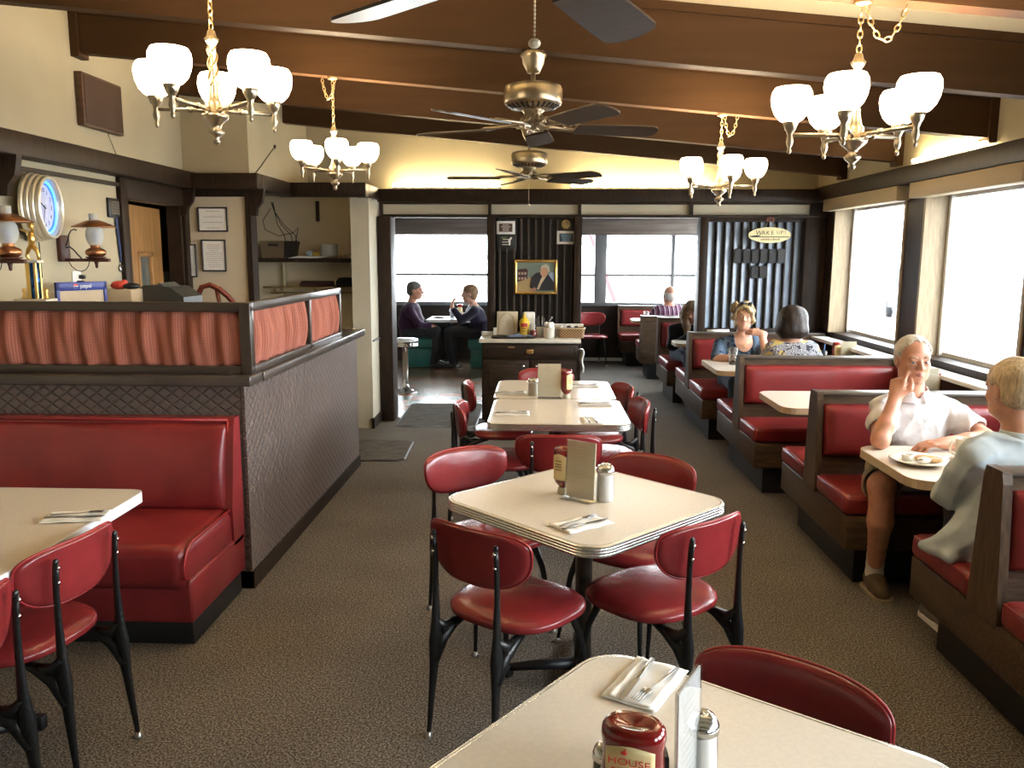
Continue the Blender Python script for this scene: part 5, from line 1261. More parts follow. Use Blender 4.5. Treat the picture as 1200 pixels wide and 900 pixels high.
# ================================================================== PEOPLE (signed-distance bodies, meshed with surface nets)
class SDF:
    def __init__(s, lo, hi, h):
        s.h = h; s.lo = np.array(lo, float); n = np.ceil((np.array(hi) - s.lo) / h).astype(int) + 1
        s.f = np.full(n, 0.2, np.float32); s.n = n
    def _sub(s, lo, hi):
        a = np.clip(np.floor((np.array(lo) - s.lo) / s.h).astype(int), 0, s.n); b = np.clip(np.ceil((np.array(hi) - s.lo) / s.h).astype(int) + 1, 0, s.n)
        if (b <= a).any(): return None, None
        ax = [(s.lo[i] + s.h * np.arange(a[i], b[i])).astype(np.float32) for i in range(3)]
        return tuple(slice(a[i], b[i]) for i in range(3)), np.meshgrid(*ax, indexing='ij', sparse=True)
    def _put(s, sl, d, k, mode):
        f = s.f[sl]
        if mode == 'add':
            if k > 0:
                h = np.maximum(k - np.abs(f - d), 0) / k; s.f[sl] = np.minimum(f, d) - h * h * k * .25
            else: s.f[sl] = np.minimum(f, d)
        else:
            d = -d
            if k > 0:
                h = np.maximum(k - np.abs(f - d), 0) / k; s.f[sl] = np.maximum(f, d) + h * h * k * .25
            else: s.f[sl] = np.maximum(f, d)
    def cap(s, a, b, ra, rb=None, k=.02, mode='add'):
        rb = ra if rb is None else rb; a = np.array(a, float); b = np.array(b, float); m = max(ra, rb) + k + 3 * s.h
        sl, g = s._sub(np.minimum(a, b) - m, np.maximum(a, b) + m)
        if sl is None: return s
        ba = b - a; L = ba.dot(ba) + 1e-12
        t = np.clip(((g[0] - a[0]) * ba[0] + (g[1] - a[1]) * ba[1] + (g[2] - a[2]) * ba[2]) / L, 0, 1)
        d = np.sqrt((g[0] - a[0] - t * ba[0]) ** 2 + (g[1] - a[1] - t * ba[1]) ** 2 + (g[2] - a[2] - t * ba[2]) ** 2) - (ra + (rb - ra) * t)
        s._put(sl, d, k, mode); return s
    def chain(s, pts, rs, k=.02):
        for i in range(len(pts) - 1): s.cap(pts[i], pts[i + 1], rs[i], rs[i + 1], k)
        return s
    def ell(s, c, r, k=.02, mode='add', R=None):
        c = np.array(c, float); r = np.array(r, float); m = r.max() + k + 3 * s.h
        sl, g = s._sub(c - m, c + m)
        if sl is None: return s
        q = [g[i] - c[i] for i in range(3)]
        if R is not None: q = [R[0][i] * q[0] + R[1][i] * q[1] + R[2][i] * q[2] for i in range(3)]
        n1 = np.sqrt((q[0] / r[0]) ** 2 + (q[1] / r[1]) ** 2 + (q[2] / r[2]) ** 2)
        n2 = np.sqrt((q[0] / r[0] ** 2) ** 2 + (q[1] / r[1] ** 2) ** 2 + (q[2] / r[2] ** 2) ** 2) + 1e-6
        s._put(sl, (n1 * (n1 - 1) / n2).astype(np.float32), k, mode); return s
    def loft(s, rows, k=.02, yaw=0., grow=0., e=2.3):
        # rows: (z, cx, cy, a, b)
        rows = sorted(rows); Zs = np.array([r[0] for r in rows]); A = np.array(rows)[:, 1:]
        ext = A[:, 2:].max() + grow + k + 3 * s.h; lo = np.array([A[:, 0].min() - ext, A[:, 1].min() - ext, Zs[0] - k - 2 * s.h]); hi = np.array([A[:, 0].max() + ext, A[:, 1].max() + ext, Zs[-1] + k + 2 * s.h])
        sl, g = s._sub(lo, hi); z = g[2]
        P = [np.interp(z, Zs, A[:, i]).astype(np.float32) for i in range(4)]
        a = P[2] + grow; b = P[3] + grow
        u = g[0] - P[0]; v = g[1] - P[1]
        if yaw: c_, s_ = math.cos(yaw), math.sin(yaw); u, v = u * c_ + v * s_, -u * s_ + v * c_
        d = ((np.abs(u) / a) ** e + (np.abs(v) / b) ** e) ** (1 / e) - 1
        d = d * np.minimum(a, b)
        d = np.maximum(d, np.maximum(Zs[0] - z, z - Zs[-1]))
        s._put(sl, d.astype(np.float32), k, 'add'); return s
    def func(s, fn, mode='sub', k=0.):
        g = np.meshgrid(*[(s.lo[i] + s.h * np.arange(s.n[i])).astype(np.float32) for i in range(3)], indexing='ij', sparse=True)
        s._put(tuple(slice(0, s.n[i]) for i in range(3)), np.broadcast_to(fn(*g), s.f.shape).astype(np.float32), k, mode); return s
    def wrinkle(s, amp, seed=0, fx=26., fz=34.):
        g = np.meshgrid(*[(s.lo[i] + s.h * np.arange(s.n[i])).astype(np.float32) for i in range(3)], indexing='ij', sparse=True)
        p = seed * 1.7
        w = np.sin(g[2] * fz + 3 * np.sin(g[0] * 9 + p) + 2 * np.sin(g[1] * 11 + p)) + .7 * np.sin(g[0] * fx + g[2] * 14 + 2 * np.sin(g[1] * 13 + p)) + .5 * np.sin(g[1] * fx * 1.3 - g[2] * 21 + p)
        s.f = s.f - (amp * w).astype(np.float32); return s
    def folds(s, amp, dirs, seed=0):
        g = np.meshgrid(*[(s.lo[i] + s.h * np.arange(s.n[i])).astype(np.float32) for i in range(3)], indexing='ij', sparse=True)
        w = 0
        for k, (a, b, c, fr) in enumerate(dirs):
            ph = seed + 2.1 * k; u = a * g[0] + b * g[1] + c * g[2]
            q = np.sin(u * fr + 1.8 * np.sin(g[0] * 7 + g[2] * 9 + ph) + 1.2 * np.sin(g[1] * 11 - g[2] * 6 + ph))
            m = .5 + .5 * np.sin(g[0] * 8 + 5 * g[1] + g[2] * 6 + 1.3 * ph)
            w = w + m * (1 - np.abs(q)) ** 2.2
        s.f = s.f - (amp * (w - .4)).astype(np.float32); return s
    def mesh(s, smooth=2):
        f = s.f.copy(); f[0] = f[-1] = 1; f[:, 0] = f[:, -1] = 1; f[:, :, 0] = f[:, :, -1] = 1
        nx, ny, nz = f.shape; ins = f < 0
        cnt = np.zeros((nx - 1, ny - 1, nz - 1), np.int8)
        for i in (0, 1):
            for j in (0, 1):
                for k in (0, 1): cnt += ins[i:nx - 1 + i, j:ny - 1 + j, k:nz - 1 + k]
        m = (cnt > 0) & (cnt < 8); idx = np.full(m.shape, -1, np.int64); C = np.argwhere(m); idx[m] = np.arange(len(C))
        acc = np.zeros((len(C), 3)); num = np.zeros(len(C))
        cor = [(i, j, k) for i in (0, 1) for j in (0, 1) for k in (0, 1)]
        F_ = {c: f[C[:, 0] + c[0], C[:, 1] + c[1], C[:, 2] + c[2]] for c in cor}
        for c in cor:
            for ax in range(3):
                if c[ax]: continue
                d = list(c); d[ax] = 1; d = tuple(d); a, b = F_[c], F_[d]; x = (a < 0) != (b < 0)
                t = np.where(x, a / np.where(a == b, 1, a - b), 0)
                p = np.tile(np.array(c, float), (len(C), 1)); p[:, ax] += t
                acc[x] += p[x]; num[x] += 1
        V = s.lo + s.h * (C + acc / num[:, None])
        quads = []
        for ax in range(3):
            b_, c_ = [(1, 2), (2, 0), (0, 1)][ax]
            a0 = [slice(None)] * 3; a1 = [slice(None)] * 3; a0[ax] = slice(0, -1); a1[ax] = slice(1, None)
            e = ins[tuple(a0)] != ins[tuple(a1)]; fl = ins[tuple(a0)]
            E_ = np.argwhere(e)
            ok = (E_[:, b_] > 0) & (E_[:, c_] > 0) & (E_[:, b_] < f.shape[b_] - 1) & (E_[:, c_] < f.shape[c_] - 1); E_ = E_[ok]
            q = []
            for (ob, oc) in ((-1, -1), (0, -1), (0, 0), (-1, 0)):
                I = E_.copy(); I[:, b_] += ob; I[:, c_] += oc; q.append(idx[I[:, 0], I[:, 1], I[:, 2]])
            q = np.stack(q, 1); fr = fl[E_[:, 0], E_[:, 1], E_[:, 2]]; q[~fr] = q[~fr][:, ::-1]; quads.append(q)
        Q = np.concatenate(quads); Q = Q[(Q >= 0).all(1)]
        for _ in range(smooth):
            S_ = np.zeros_like(V); n = np.zeros(len(V))
            for i in range(4):
                a, b = Q[:, i], Q[:, (i + 1) % 4]
                np.add.at(S_, a, V[b]); np.add.at(n, a, 1); np.add.at(S_, b, V[a]); np.add.at(n, b, 1)
            V = V * .5 + .5 * S_ / np.maximum(n, 1)[:, None]
        return V, Q
    def build(s, name, m, parent, smooth=2, largest=False):
        V, Q = s.mesh(smooth); me = bpy.data.meshes.new(name)
        me.from_pydata(V.tolist(), [], Q.tolist()); me.materials.append(m)
        me.polygons.foreach_set('use_smooth', [True] * len(me.polygons)); me.update()
        o = bpy.data.objects.new(name, me); COL.objects.link(o); o.parent = parent; return o

def rotm(yaw=0., pitch=0., roll=0.):
    return np.array(Matrix.Rotation(yaw, 3, 'Z') @ Matrix.Rotation(pitch, 3, 'X') @ Matrix.Rotation(roll, 3, 'Y'))
class Head:
    """head frame: x right, y forward, z up, origin between the ears"""
    def __init__(s, c, yaw=0., pitch=0., roll=0., sc=1.): s.c = np.array(c, float); s.R = rotm(yaw, pitch, roll); s.k = sc
    def p(s, *q): return s.c + s.R @ (np.array(q, float) * s.k)
    def skin(s, S, female=False, neck=None, neck_r=.054, ears=True, age=0.):
        k = s.k; E = lambda c, r, kk=.02, mode='add': S.ell(s.p(*c), np.array(r) * k, kk, mode, s.R)
        E((0, -.012, .035), (.074, .094, .082)); E((0, .020, -.030), (.062 if not female else .060, .068, .078), .03)
        E((0, .052, -.088), (.030 if not female else .026, .030, .026), .03); E((-.040, .020, -.075), (.022, .04, .028), .03); E((.040, .020, -.075), (.022, .04, .028), .03)
        E((-.036, .058, -.024), (.024, .024, .024), .02); E((.036, .058, -.024), (.024, .024, .024), .02)
        S.cap(s.p(-.040, .075, .026), s.p(.040, .075, .026), .012 * k, None, .015)
        for x in (-.031, .031): E((x, .096, .004), (.017, .013, .012), .014, 'sub')
        S.cap(s.p(0, .086, .014), s.p(0, .108, -.024), .0075 * k, .0125 * k, .012); S.cap(s.p(-.013, .094, -.029), s.p(.013, .094, -.029), .0085 * k, None, .008)
        S.cap(s.p(-.018, .083, -.0555), s.p(.018, .083, -.0555), .0068 * k, None, .006); S.cap(s.p(-.016, .081, -.067), s.p(.016, .081, -.067), .0075 * k, None, .006)
        S.cap(s.p(-.022, .094, -.0610), s.p(.022, .094, -.0610), .0035 * k, None, .004, 'sub')
        for x in (-.031, .031): S.cap(s.p(x - .012, .0865, .0115), s.p(x + .012, .0865, .0115), .0058 * k, None, .006); S.cap(s.p(x - .011, .0855, -.0075), s.p(x + .011, .0855, -.0075), .0045 * k, None, .006)
        if ears:
            for x in (-1, 1):
                E((x * .077, -.012, -.008), (.010, .020, .031), .008); E((x * .085, -.006, -.006), (.007, .011, .018), .005, 'sub')
        if neck is not None:
            S.cap(s.p(0, -.022, -.045), neck, neck_r * k, neck_r * 1.08, .03)
    def eyes(s, parent, gaze=(0, 0), iris=(.05, .05, .05), white=(.42, .38, .35)):
        for x in (-.031, .031):
            c = s.p(x, .0820, .0025); r = .0092 * s.k
            m = MB().sphere(tuple(c), r, 14); o = m.build('eye', mat('eye_white', white, .2), parent)
            q = s.p(x + gaze[0], .0820 + .0062, .0025 + gaze[1])
            MB().sphere(tuple(q), .0048 * s.k, 10).build('iris', mat('eye_iris_%02d' % int(iris[0] * 99), iris, .15), o)
    def brows(s, parent, m):
        b = MB()
        for x in (-1, 1): b.tube([tuple(s.p(x * .014, .092, .024)), tuple(s.p(x * .032, .090, .031)), tuple(s.p(x * .050, .076, .026))], [.0025 * s.k, .0035 * s.k, .002 * s.k], 6)
        b.build('eyebrows', m, parent)
    def lips(s, parent, m):
        b = MB().tube([tuple(s.p(x, .0905 - abs(x) * .30, -.0560 - abs(x) * .12)) for x in (-.021, -.010, 0, .010, .021)], [.0015, .0042, .004, .0042, .0015], 8).tube([tuple(s.p(x, .0900 - abs(x) * .30, -.0665 + abs(x) * .18)) for x in (-.020, -.010, 0, .010, .020)], [.0015, .0046, .0052, .0046, .0015], 8)
        b.build('lips', m, parent)

def hand(S, w, d, n, side, curl=(.3, .3, .3, .35), thumb=.5, sc=1., spread=.10, tcurl=.4):
    """w wrist, d finger direction, n palm-out normal (back of hand), side unit towards the thumb"""
    w = np.array(w, float); d = np.array(d, float); d /= np.linalg.norm(d); n = np.array(n, float); n -= d * n.dot(d); n /= np.linalg.norm(n)
    t = np.cross(d, n); t *= 1 if t.dot(np.array(side, float)) > 0 else -1
    K = lambda a, b, c=0.: w + (d * a + t * b + n * c) * sc
    offs = (.028, .010, -.009, -.027); lens = (.044, .048, .045, .036)
    for o in offs: S.cap(K(.012, o * .7), K(.082 - abs(o - .005) * .25, o), .0135 * sc, .0108 * sc, .012)
    S.cap(w - d * .03, K(.03, 0), .024 * sc, .022 * sc, .02)
    for i, o in enumerate(offs):
        p = K(.083 - abs(o - .005) * .25, o); a = 0.; L = lens[i]; r = (.0092, .0096, .0092, .0082)[i] * sc
        for j, (fl, lk) in enumerate(((.8, 1.), (1.15, .66), (.8, .54))):
            a += curl[i] * fl; di = d * math.cos(a) - n * math.sin(a) + t * (o * spread * 3)
            q = p + di / np.linalg.norm(di) * L * lk * sc
            S.cap(p, q, r * (1 - .05 * j), r * (.93 - .07 * j), .004); p = q
    p = K(.022, .026, -.006); q = p + (d * .55 + t * .75 - n * .25) * .040 * sc; S.cap(p, q, .0145 * sc, .0115 * sc, .012)
    q2 = q + (d * (.95 - tcurl * .3) + t * (.35 - tcurl) - n * .25 * (1 + tcurl)) * .032 * sc; S.cap(q, q2, .0112 * sc, .0098 * sc, .006)
    q3 = q2 + (d * .9 + t * (.1 - tcurl * 1.1) - n * .3) * .026 * sc; S.cap(q2, q3, .0098 * sc, .008 * sc, .005)

def skinmat(name, c): 
    m = mat(name, c, .48, spec=.4, var=(22, .10), bump=(160, .05)); b = m.node_tree.nodes['Principled BSDF']
    b.inputs['Subsurface Weight'].default_value = .08; b.inputs['Subsurface Radius'].default_value = (.012, .005, .003); return m
SKIN_A = skinmat('skin_ruddy', (.50, .245, .16)); SKIN_B = skinmat('skin_warm', (.48, .25, .165)); SKIN_C = skinmat('skin_pale', (.52, .29, .20))
def hairm(n, c, amt=.3): return mat(n, c, .5, spec=.35, var=(38, amt), bump=(85, .5), stretch=(3, 3, .5))
def cloth(n, c, b=(45, .35), r=.85): return mat(n, c, r, spec=.2, var=(6, .06), bump=b, sheen=.15)

def torso_rows(zh, zs, w=.175, wd=.118, lean=0., belly=0., sh=.19):
    """hip height, shoulder height; lean = forward offset of shoulders"""
    L = zs - zh; R_ = []
    for t, a, b in ((-.10, w * .98, wd * 1.05), (0, w, wd * 1.08), (.25, w * .92, wd * (1 + belly)), (.45, w * .93, wd * (1 + belly * .8)), (.70, w * 1.03, wd * 1.0), (.88, sh * .95, wd * .86), (.97, sh * .80, wd * .66), (1.04, sh * .52, wd * .54), (1.10, .062, .060)):
        R_.append((zh + L * t, 0, lean * max(0, t) ** 1.2 + (belly * .02 if .1 < t < .6 else 0), a, b))
    return R_

def headlocal(hd):
    def f(x, y, z):
        q = [x - hd.c[0], y - hd.c[1], z - hd.c[2]]; return [sum(hd.R[j, i] * q[j] for j in range(3)) / hd.k for i in range(3)]
    return f
# ---- man in the white shirt (faces us, right elbow on the table, right fist against his cheek)
FEET_W = ((.225, .235), (-.13, .38))
def man_white():
    P = thing('person', 'person in a white shirt and tan shorts facing us, hand held to the cheek', 'person', (1.93, 4.30, 0), PI)   # local +y = towards camera, local +x = picture left
    h = .006; S = SDF((-.36, -.20, .0), (.38, .60, 1.32), h)
    hd = Head((.052, .10, 1.163), yaw=-.05, pitch=-.07, roll=.03, sc=1.0)
    hd.skin(S, neck=(.02, .03, .95), neck_r=.060)
    S.loft(torso_rows(.55, .94, .165, .115, .04, .15, .17), .03)
    # right arm (picture left, +x): elbow on table
    sh, el, wr = (.185, .06, .885), (.262, .28, .787), (.165, .185, .985)
    S.chain([sh, el], [.050, .042]); S.chain([el, (.225, .245, .86), wr], [.042, .041, .029])
    hand(S, wr, (-.15, -.16, .75), (.75, .62, .1), (-.8, .3, .1), curl=(.45, 1.3, 1.4, 1.45), tcurl=.5, sc=1.08)
    # left arm (picture right, -x): forearm across table
    sh, el, wr = (-.185, .05, .885), (-.275, .22, .790), (-.04, .31, .783)
    S.chain([sh, el], [.050, .042]); S.chain([el, (-.16, .27, .786), wr], [.042, .039, .028])
    hand(S, wr, (.97, .10, -.02), (.05, .1, 1), (-.1, -.9, 0), curl=(.35, .45, .5, .55), tcurl=.3)
    # legs: right leg reaches into the aisle, left leg under the table
    S.chain([(.11, .02, .56), (.265, .34, .575)], [.085, .062]); S.chain([(.265, .34, .575), (.26, .345, .40), (.225, .235, .10)], [.060, .057, .036], .03)
    S.chain([(-.10, .02, .56), (-.12, .38, .56)], [.085, .062]); S.chain([(-.12, .38, .56), (-.13, .40, .36), (-.13, .38, .10)], [.058, .055, .036], .03)
    for x, y in FEET_W: S.cap((x, y - .01, .06), (x + .01, y + .12, .045), .036, .030, .03)
    S.build('body', SKIN_A, P)
    hd.eyes(P, (.002, 0), (.07, .09, .11)); hd.brows(P, hairm('white_brow_hair', (.42, .32, .23))); hd.lips(P, mat('lip_ruddy', (.36, .13, .10), .4))
    # hair: short white, thin on top, fuller at the sides
    H = SDF((-.10, -.05, 1.03), (.20, .24, 1.31), .0042)
    k = hd.k; H.ell(hd.p(0, -.020, .036), np.array((.084, .104, .0885)) * k, 0, 'add', hd.R); H.ell(hd.p(0, -.034, .0), np.array((.080, .086, .078)) * k, .01, 'add', hd.R)
    L = headlocal(hd)
    def cut(x, y, z):
        l = L(x, y, z)
        line = .000 + .050 * np.clip((l[2] - .02) / .09, 0, 1) + .012 * np.clip((np.abs(l[0]) - .03) / .04, 0, 1) + .006 * np.sin(l[0] * 170 + l[2] * 90) + .005 * np.sin(l[0] * 330 - l[2] * 210)
        front = l[1] - line; low = (-.055 + np.clip(l[1] + .03, 0, 1) * 1.0) - l[2]; ear = .027 - np.sqrt((l[1] + .010) ** 2 + (l[2] + .008) ** 2)
        return -np.maximum(np.maximum(front, low), ear)
    H.func(cut, 'sub'); H.wrinkle(.0011, 3, 150, 60); H.build('hair', hairm('white_thin_hair', (.56, .51, .44), .14), P, 1)
    # shirt
    T = SDF((-.34, -.20, .44), (.34, .40, 1.04), .0065)
    T.loft(torso_rows(.55, .94, .165, .115, .04, .15, .17)[:-1], .03, grow=.015)
    T.chain([(.175, .055, .895), (.205, .14, .855), (.222, .185, .832)], [.058, .060, .062], .04); T.chain([(-.175, .05, .895), (-.215, .115, .855), (-.238, .152, .832)], [.058, .060, .062], .04)
    T.cap((-.13, .05, .925), (.13, .05, .925), .050, None, .04); T.cap((.02, .04, .95), (.02, .045, .985), .078, .070, .03)
    T.ell((0, .12, .60), (.14, .07, .12), .05)
    T.wrinkle(.0032, 1); T.folds(.0075, ((.6, .2, .9, 36.), (-.7, .2, .7, 40.), (1., .1, .2, 28.)), 1)
    T.cap((.02, .05, .93), (.03, .09, 1.08), .063, .072, .006, 'sub'); T.cap((.02, .15, .985), (.015, .175, .885), .030, .004, .006, 'sub')
    T.cap((.226, .192, .829), (.262, .28, .787), .052, .058, .003, 'sub'); T.cap((-.242, .158, .829), (-.275, .22, .79), .052, .058, .003, 'sub')
    WS = cloth('white_polo_cotton', (.64, .63, .635), (60, .2)); T.build('shirt', WS, P)
    C = SDF((-.12, -.08, .90), (.16, .20, 1.04), .0042)
    C.loft([(.945, .02, .05, .104, .096), (.975, .02, .045, .086, .082), (1.005, .022, .042, .076, .074)], 0); C.cap((.02, .045, .88), (.024, .05, 1.06), .067, None, 0, 'sub')
    C.cap((.02, .14, 1.03), (.02, .16, .92), .045, .022, 0, 'sub'); C.build('collar', WS, P)
    m = MB()
    for z in (.87, .83): m.sphere((.01, .186, z), (.005, .004, .005), 8)
    m.build('button', mat('shirt_button', (.6, .6, .62), .3), P)
    # shorts
    K_ = SDF((-.28, -.2, .42), (.36, .46, .68), .007)
    K_.loft([(.47, 0, 0, .175, .13), (.56, 0, 0, .180, .14), (.64, 0, .01, .17, .13)], .03, grow=.006); K_.chain([(.11, .02, .56), (.25, .31, .575)], [.098, .092], .04); K_.chain([(-.10, .02, .56), (-.12, .33, .56)], [.098, .088], .04)
    K_.wrinkle(.0042, 5); K_.cap((.252, .315, .575), (.32, .47, .55), .080, .12, .003, 'sub'); K_.cap((-.12, .34, .56), (-.13, .48, .55), .078, .11, .003, 'sub')
    K_.build('shorts', cloth('khaki_cotton', (.21, .165, .10), (55, .4)), P)
    # socks and shoes
    for x, y in FEET_W:
        k_ = SDF((x - .06, y - .08, .05), (x + .09, y + .11, .32), .005); k_.chain([(x + (.009 if x > 0 else 0), y + .03, .255), (x, y, .10), (x, y + .01, .07)], [.0455, .042, .044], .01); k_.wrinkle(.0012, 2, 20, 120); k_.build('sock', cloth('white_sock', (.66, .63, .57), (90, .4)), P)
        f = SDF((x - .08, y - .10, .0), (x + .09, y + .21, .13), .005)
        f.cap((x, y - .02, .055), (x + .005, y + .06, .055), .046, .046, .03); f.cap((x + .005, y + .05, .048), (x + .012, y + .135, .034), .044, .040, .03); f.func(lambda X, Y, Z: Z - .014, 'sub'); f.cap((x, y, .12), (x, y, .09), .040, None, .006, 'sub')
        so = f.build('shoe', mat('brown_suede_shoe', (.085, .052, .022), .7, bump=(80, .3)), P)
        MB().sweep([(x + .004 + a, y + .052 + b, c, d) for a, b, c, d in rrect(.050, .125, .045)], [(-.006, .001), (0, .002), (0, .016), (-.008, .020)]).build('sole', mat('tan_sole', (.30, .23, .14), .6), so)
        lm = MB()
        for q in range(3): lm.tube([(x - .022, y + .035 + q * .022, .088 - q * .010), (x + .005, y + .04 + q * .022, .098 - q * .010), (x + .03, y + .035 + q * .022, .088 - q * .010)], .003, 6)
        lm.build('laces', mat('dark_laces', (.03, .02, .01), .7), so)
    MB().lathe([(.0125, -.003), (.0135, 0), (.0125, .003)], 16, cap=False).xf(Matrix.Translation((.045, .318, .778)) @ Matrix.Rotation(PI / 2, 4, 'Y')).build('ring', GOLD, P)
man_white()

# ---- man in the denim shirt (back to us)
def man_denim():
    P = thing('person', 'person in a pale denim shirt with short sandy hair, seen from behind', 'person', (1.90, 3.25, 0), math.radians(3))
    S = SDF((-.36, -.22, .0), (.36, .66, 1.35), .0075)
    hd = Head((-.02, .06, 1.155), yaw=.12, pitch=-.08, sc=1.08)
    hd.skin(S, neck=(0, .0, .95), neck_r=.060)
    S.loft(torso_rows(.56, .95, .175, .12, .02, .12, .175), .03)
    for s in (-1, 1):
        S.chain([(s * .19, .0, .89), (s * .220, .10, .72)], [.050, .042]); S.chain([(s * .220, .10, .72), (s * .05, .25, .785)], [.042, .030]); hand(S, (s * .05, .25, .787), (-s * .3, .9, 0), (0, 0, 1), (-s, 0, 0), (.4, .4, .4, .45))
        S.chain([(s * .10, .0, .56), (s * .08 + .10, .40, .56), (s * .08 + .10, .40, .30), (s * .09 + .06, .37, .08)], [.085, .062, .055, .036], .03); S.cap((s * .09 + .06, .37, .05), (s * .10 + .06, .47, .04), .036, .03, .03)
    S.build('body', SKIN_B, P)
    hd.eyes(P); hd.lips(P, mat('lip_ruddy', (.40, .15, .11), .4))
    H = SDF((-.16, -.14, 1.01), (.14, .22, 1.335), .0048); k = hd.k
    H.ell(hd.p(0, -.016, .036), np.array((.085, .105, .089)) * k, 0, 'add', hd.R); H.ell(hd.p(0, -.040, -.005), np.array((.077, .074, .078)) * k, .015, 'add', hd.R)
    def cut(x, y, z):
        q = [x - hd.c[0], y - hd.c[1], z - hd.c[2]]; l = [sum(hd.R[j, i] * q[j] for j in range(3)) / hd.k for i in range(3)]
        front = l[1] - (.012 + .07 * np.clip((l[2] - .01) / .05, 0, 1)); low = (-.075 + np.clip(l[1] + .05, 0, 1) * .9) - l[2]
        ear = .027 - np.sqrt((l[1] + .004) ** 2 + (l[2] + .006) ** 2)
        return -np.maximum(np.maximum(front, low), ear)
    H.func(cut, 'sub'); H.wrinkle(.0016, 7, 120, 50)
    HM = hairm('sandy_grey_hair', (.44, .33, .20), .3); H.build('hair', HM, P, 1)
    T = SDF((-.40, -.30, .40), (.40, .42, 1.06), .008)
    T.loft(torso_rows(.56, .95, .175, .12, .02, .12, .175)[:-1], .03, grow=.020); T.cap((-.14, .0, .925), (.14, .0, .925), .055, None, .05)
    for s in (-1, 1): T.chain([(s * .185, .0, .895), (s * .222, .095, .725)], [.066, .058], .045); T.chain([(s * .222, .095, .725), (s * .07, .235, .78)], [.056, .046], .03)
    T.loft([(.455, 0, -.015, .235, .150), (.52, 0, -.02, .215, .150), (.62, 0, -.01, .195, .14)], .04)
    # shirt tail spilling to the aisle side
    T.cap((-.12, -.04, .64), (-.235, .0, .555), .105, .060, .06); T.cap((-.235, .0, .55), (-.325, .085, .500), .056, .010, .05); T.cap((-.22, -.02, .545), (-.285, -.06, .503), .056, .016, .05); T.cap((-.325, .085, .499), (-.275, -.07, .499), .010, .012, .03)
    T.wrinkle(.0035, 2, 22, 38); T.folds(.0105, ((.5, .2, 1., 34.), (-.6, .3, .8, 42.), (1., .2, .35, 30.)), 2); T.cap((0, .0, .96), (0, .02, 1.10), .066, None, .008, 'sub')
    T.func(lambda x, y, z: np.maximum(z - .502 - 0 * x, 0) * 0 + (np.abs(z - .40) - .0), 'sub') if False else None
    DEN = mat('pale_denim', (.40, .46, .49), .85, spec=.2, var=(7, .12), bump=(220, .08), sheen=.1)
    T.build('shirt', DEN, P)
    C = SDF((-.13, -.12, .90), (.13, .14, 1.05), .0048); C.loft([(.945, 0, .0, .100, .090), (.975, 0, -.002, .088, .082), (1.005, 0, .0, .078, .072)], 0); C.cap((0, .005, .90), (0, .005, 1.06), .069, None, 0, 'sub'); C.cap((0, .10, 1.03), (0, .10, .92), .04, .02, 0, 'sub'); C.build('collar', DEN, P)
    y_ = MB().tube([(-.20, -.066, .865), (-.12, -.128, .862), (0, -.148, .860), (.12, -.128, .862), (.20, -.066, .865)], .0045, 6); y_.build('yoke_seam', DEN, P)
    K_ = SDF((-.26, -.22, .04), (.26, .52, .68), .009)
    K_.loft([(.47, 0, 0, .18, .13), (.56, 0, 0, .185, .135), (.62, 0, 0, .17, .12)], .03, grow=.006)
    for s in (-1, 1): K_.chain([(s * .10, .0, .56), (s * .08 + .10, .40, .56), (s * .08 + .10, .40, .30), (s * .09 + .06, .37, .10)], [.095, .074, .064, .056], .03)
    K_.wrinkle(.003, 4); K_.build('trousers', cloth('dark_grey_trousers', (.030, .030, .033)), P)
    for s in (-1, 1):
        x, y = s * .09 + .06, .37
        f = SDF((x - .08, y - .10, .0), (x + .09, y + .20, .13), .006); f.cap((x, y - .02, .055), (x, y + .06, .055), .048, .048, .03); f.cap((x, y + .05, .05), (x + s * .01, y + .125, .036), .046, .042, .03); f.func(lambda X, Y, Z: Z - .014, 'sub'); so = f.build('shoe', mat('grey_trainer', (.16, .15, .14), .6), P)
        MB().sweep([(x + a, y + .05 + b, c, d) for a, b, c, d in rrect(.052, .125, .045)], [(-.006, .001), (0, .002), (0, .022), (-.008, .026)]).build('sole', WHITE, so)
man_denim()

# patterned fabrics
def paisley(name, base, c1, c2, c3, sc):
    m = mat(name, base, .85, spec=.2); nt, b = nodes(m); v, s = coords(nt)
    vo = nt.nodes.new('ShaderNodeTexVoronoi'); vo.inputs['Scale'].default_value = sc; nt.links.new(v, vo.inputs['Vector'])
    w = math_node(nt, 'GREATER_THAN', math_node(nt, 'SINE', math_node(nt, 'MULTIPLY_ADD', noise(nt, v, sc * .6, 1), 9., math_node(nt, 'MULTIPLY', vo.outputs['Distance'], 34.))), .10)
    big = math_node(nt, 'GREATER_THAN', noise(nt, v, 9, 1), .53)
    n2 = math_node(nt, 'GREATER_THAN', noise(nt, v, sc * .8, 2), .60)
    c = mix_node(nt, w, c1, c2); c = mix_node(nt, math_node(nt, 'MULTIPLY', big, .85), c, c3) if c3 else c
    c = mix_node(nt, n2, c, c1); nt.links.new(c, b.inputs['Base Color']); return m
def stripes(name, base, cols, k):
    m = mat(name, base, .85, spec=.2); nt, b = nodes(m); v, s = coords(nt)
    f = math_node(nt, 'FRACT', math_node(nt, 'MULTIPLY', s[0], k)); cr = nt.nodes.new('ShaderNodeValToRGB'); cr.color_ramp.interpolation = 'CONSTANT'
    cr.color_ramp.elements[0].color = (*base, 1); cr.color_ramp.elements[1].position = .45; cr.color_ramp.elements[1].color = (*cols[0], 1)
    for p, c in ((.58, base), (.80, cols[1]), (.88, base)): e = cr.color_ramp.elements.new(p); e.color = (*c, 1)
    nt.links.new(f, cr.inputs[0]); nt.links.new(cr.outputs[0], b.inputs['Base Color']); return m

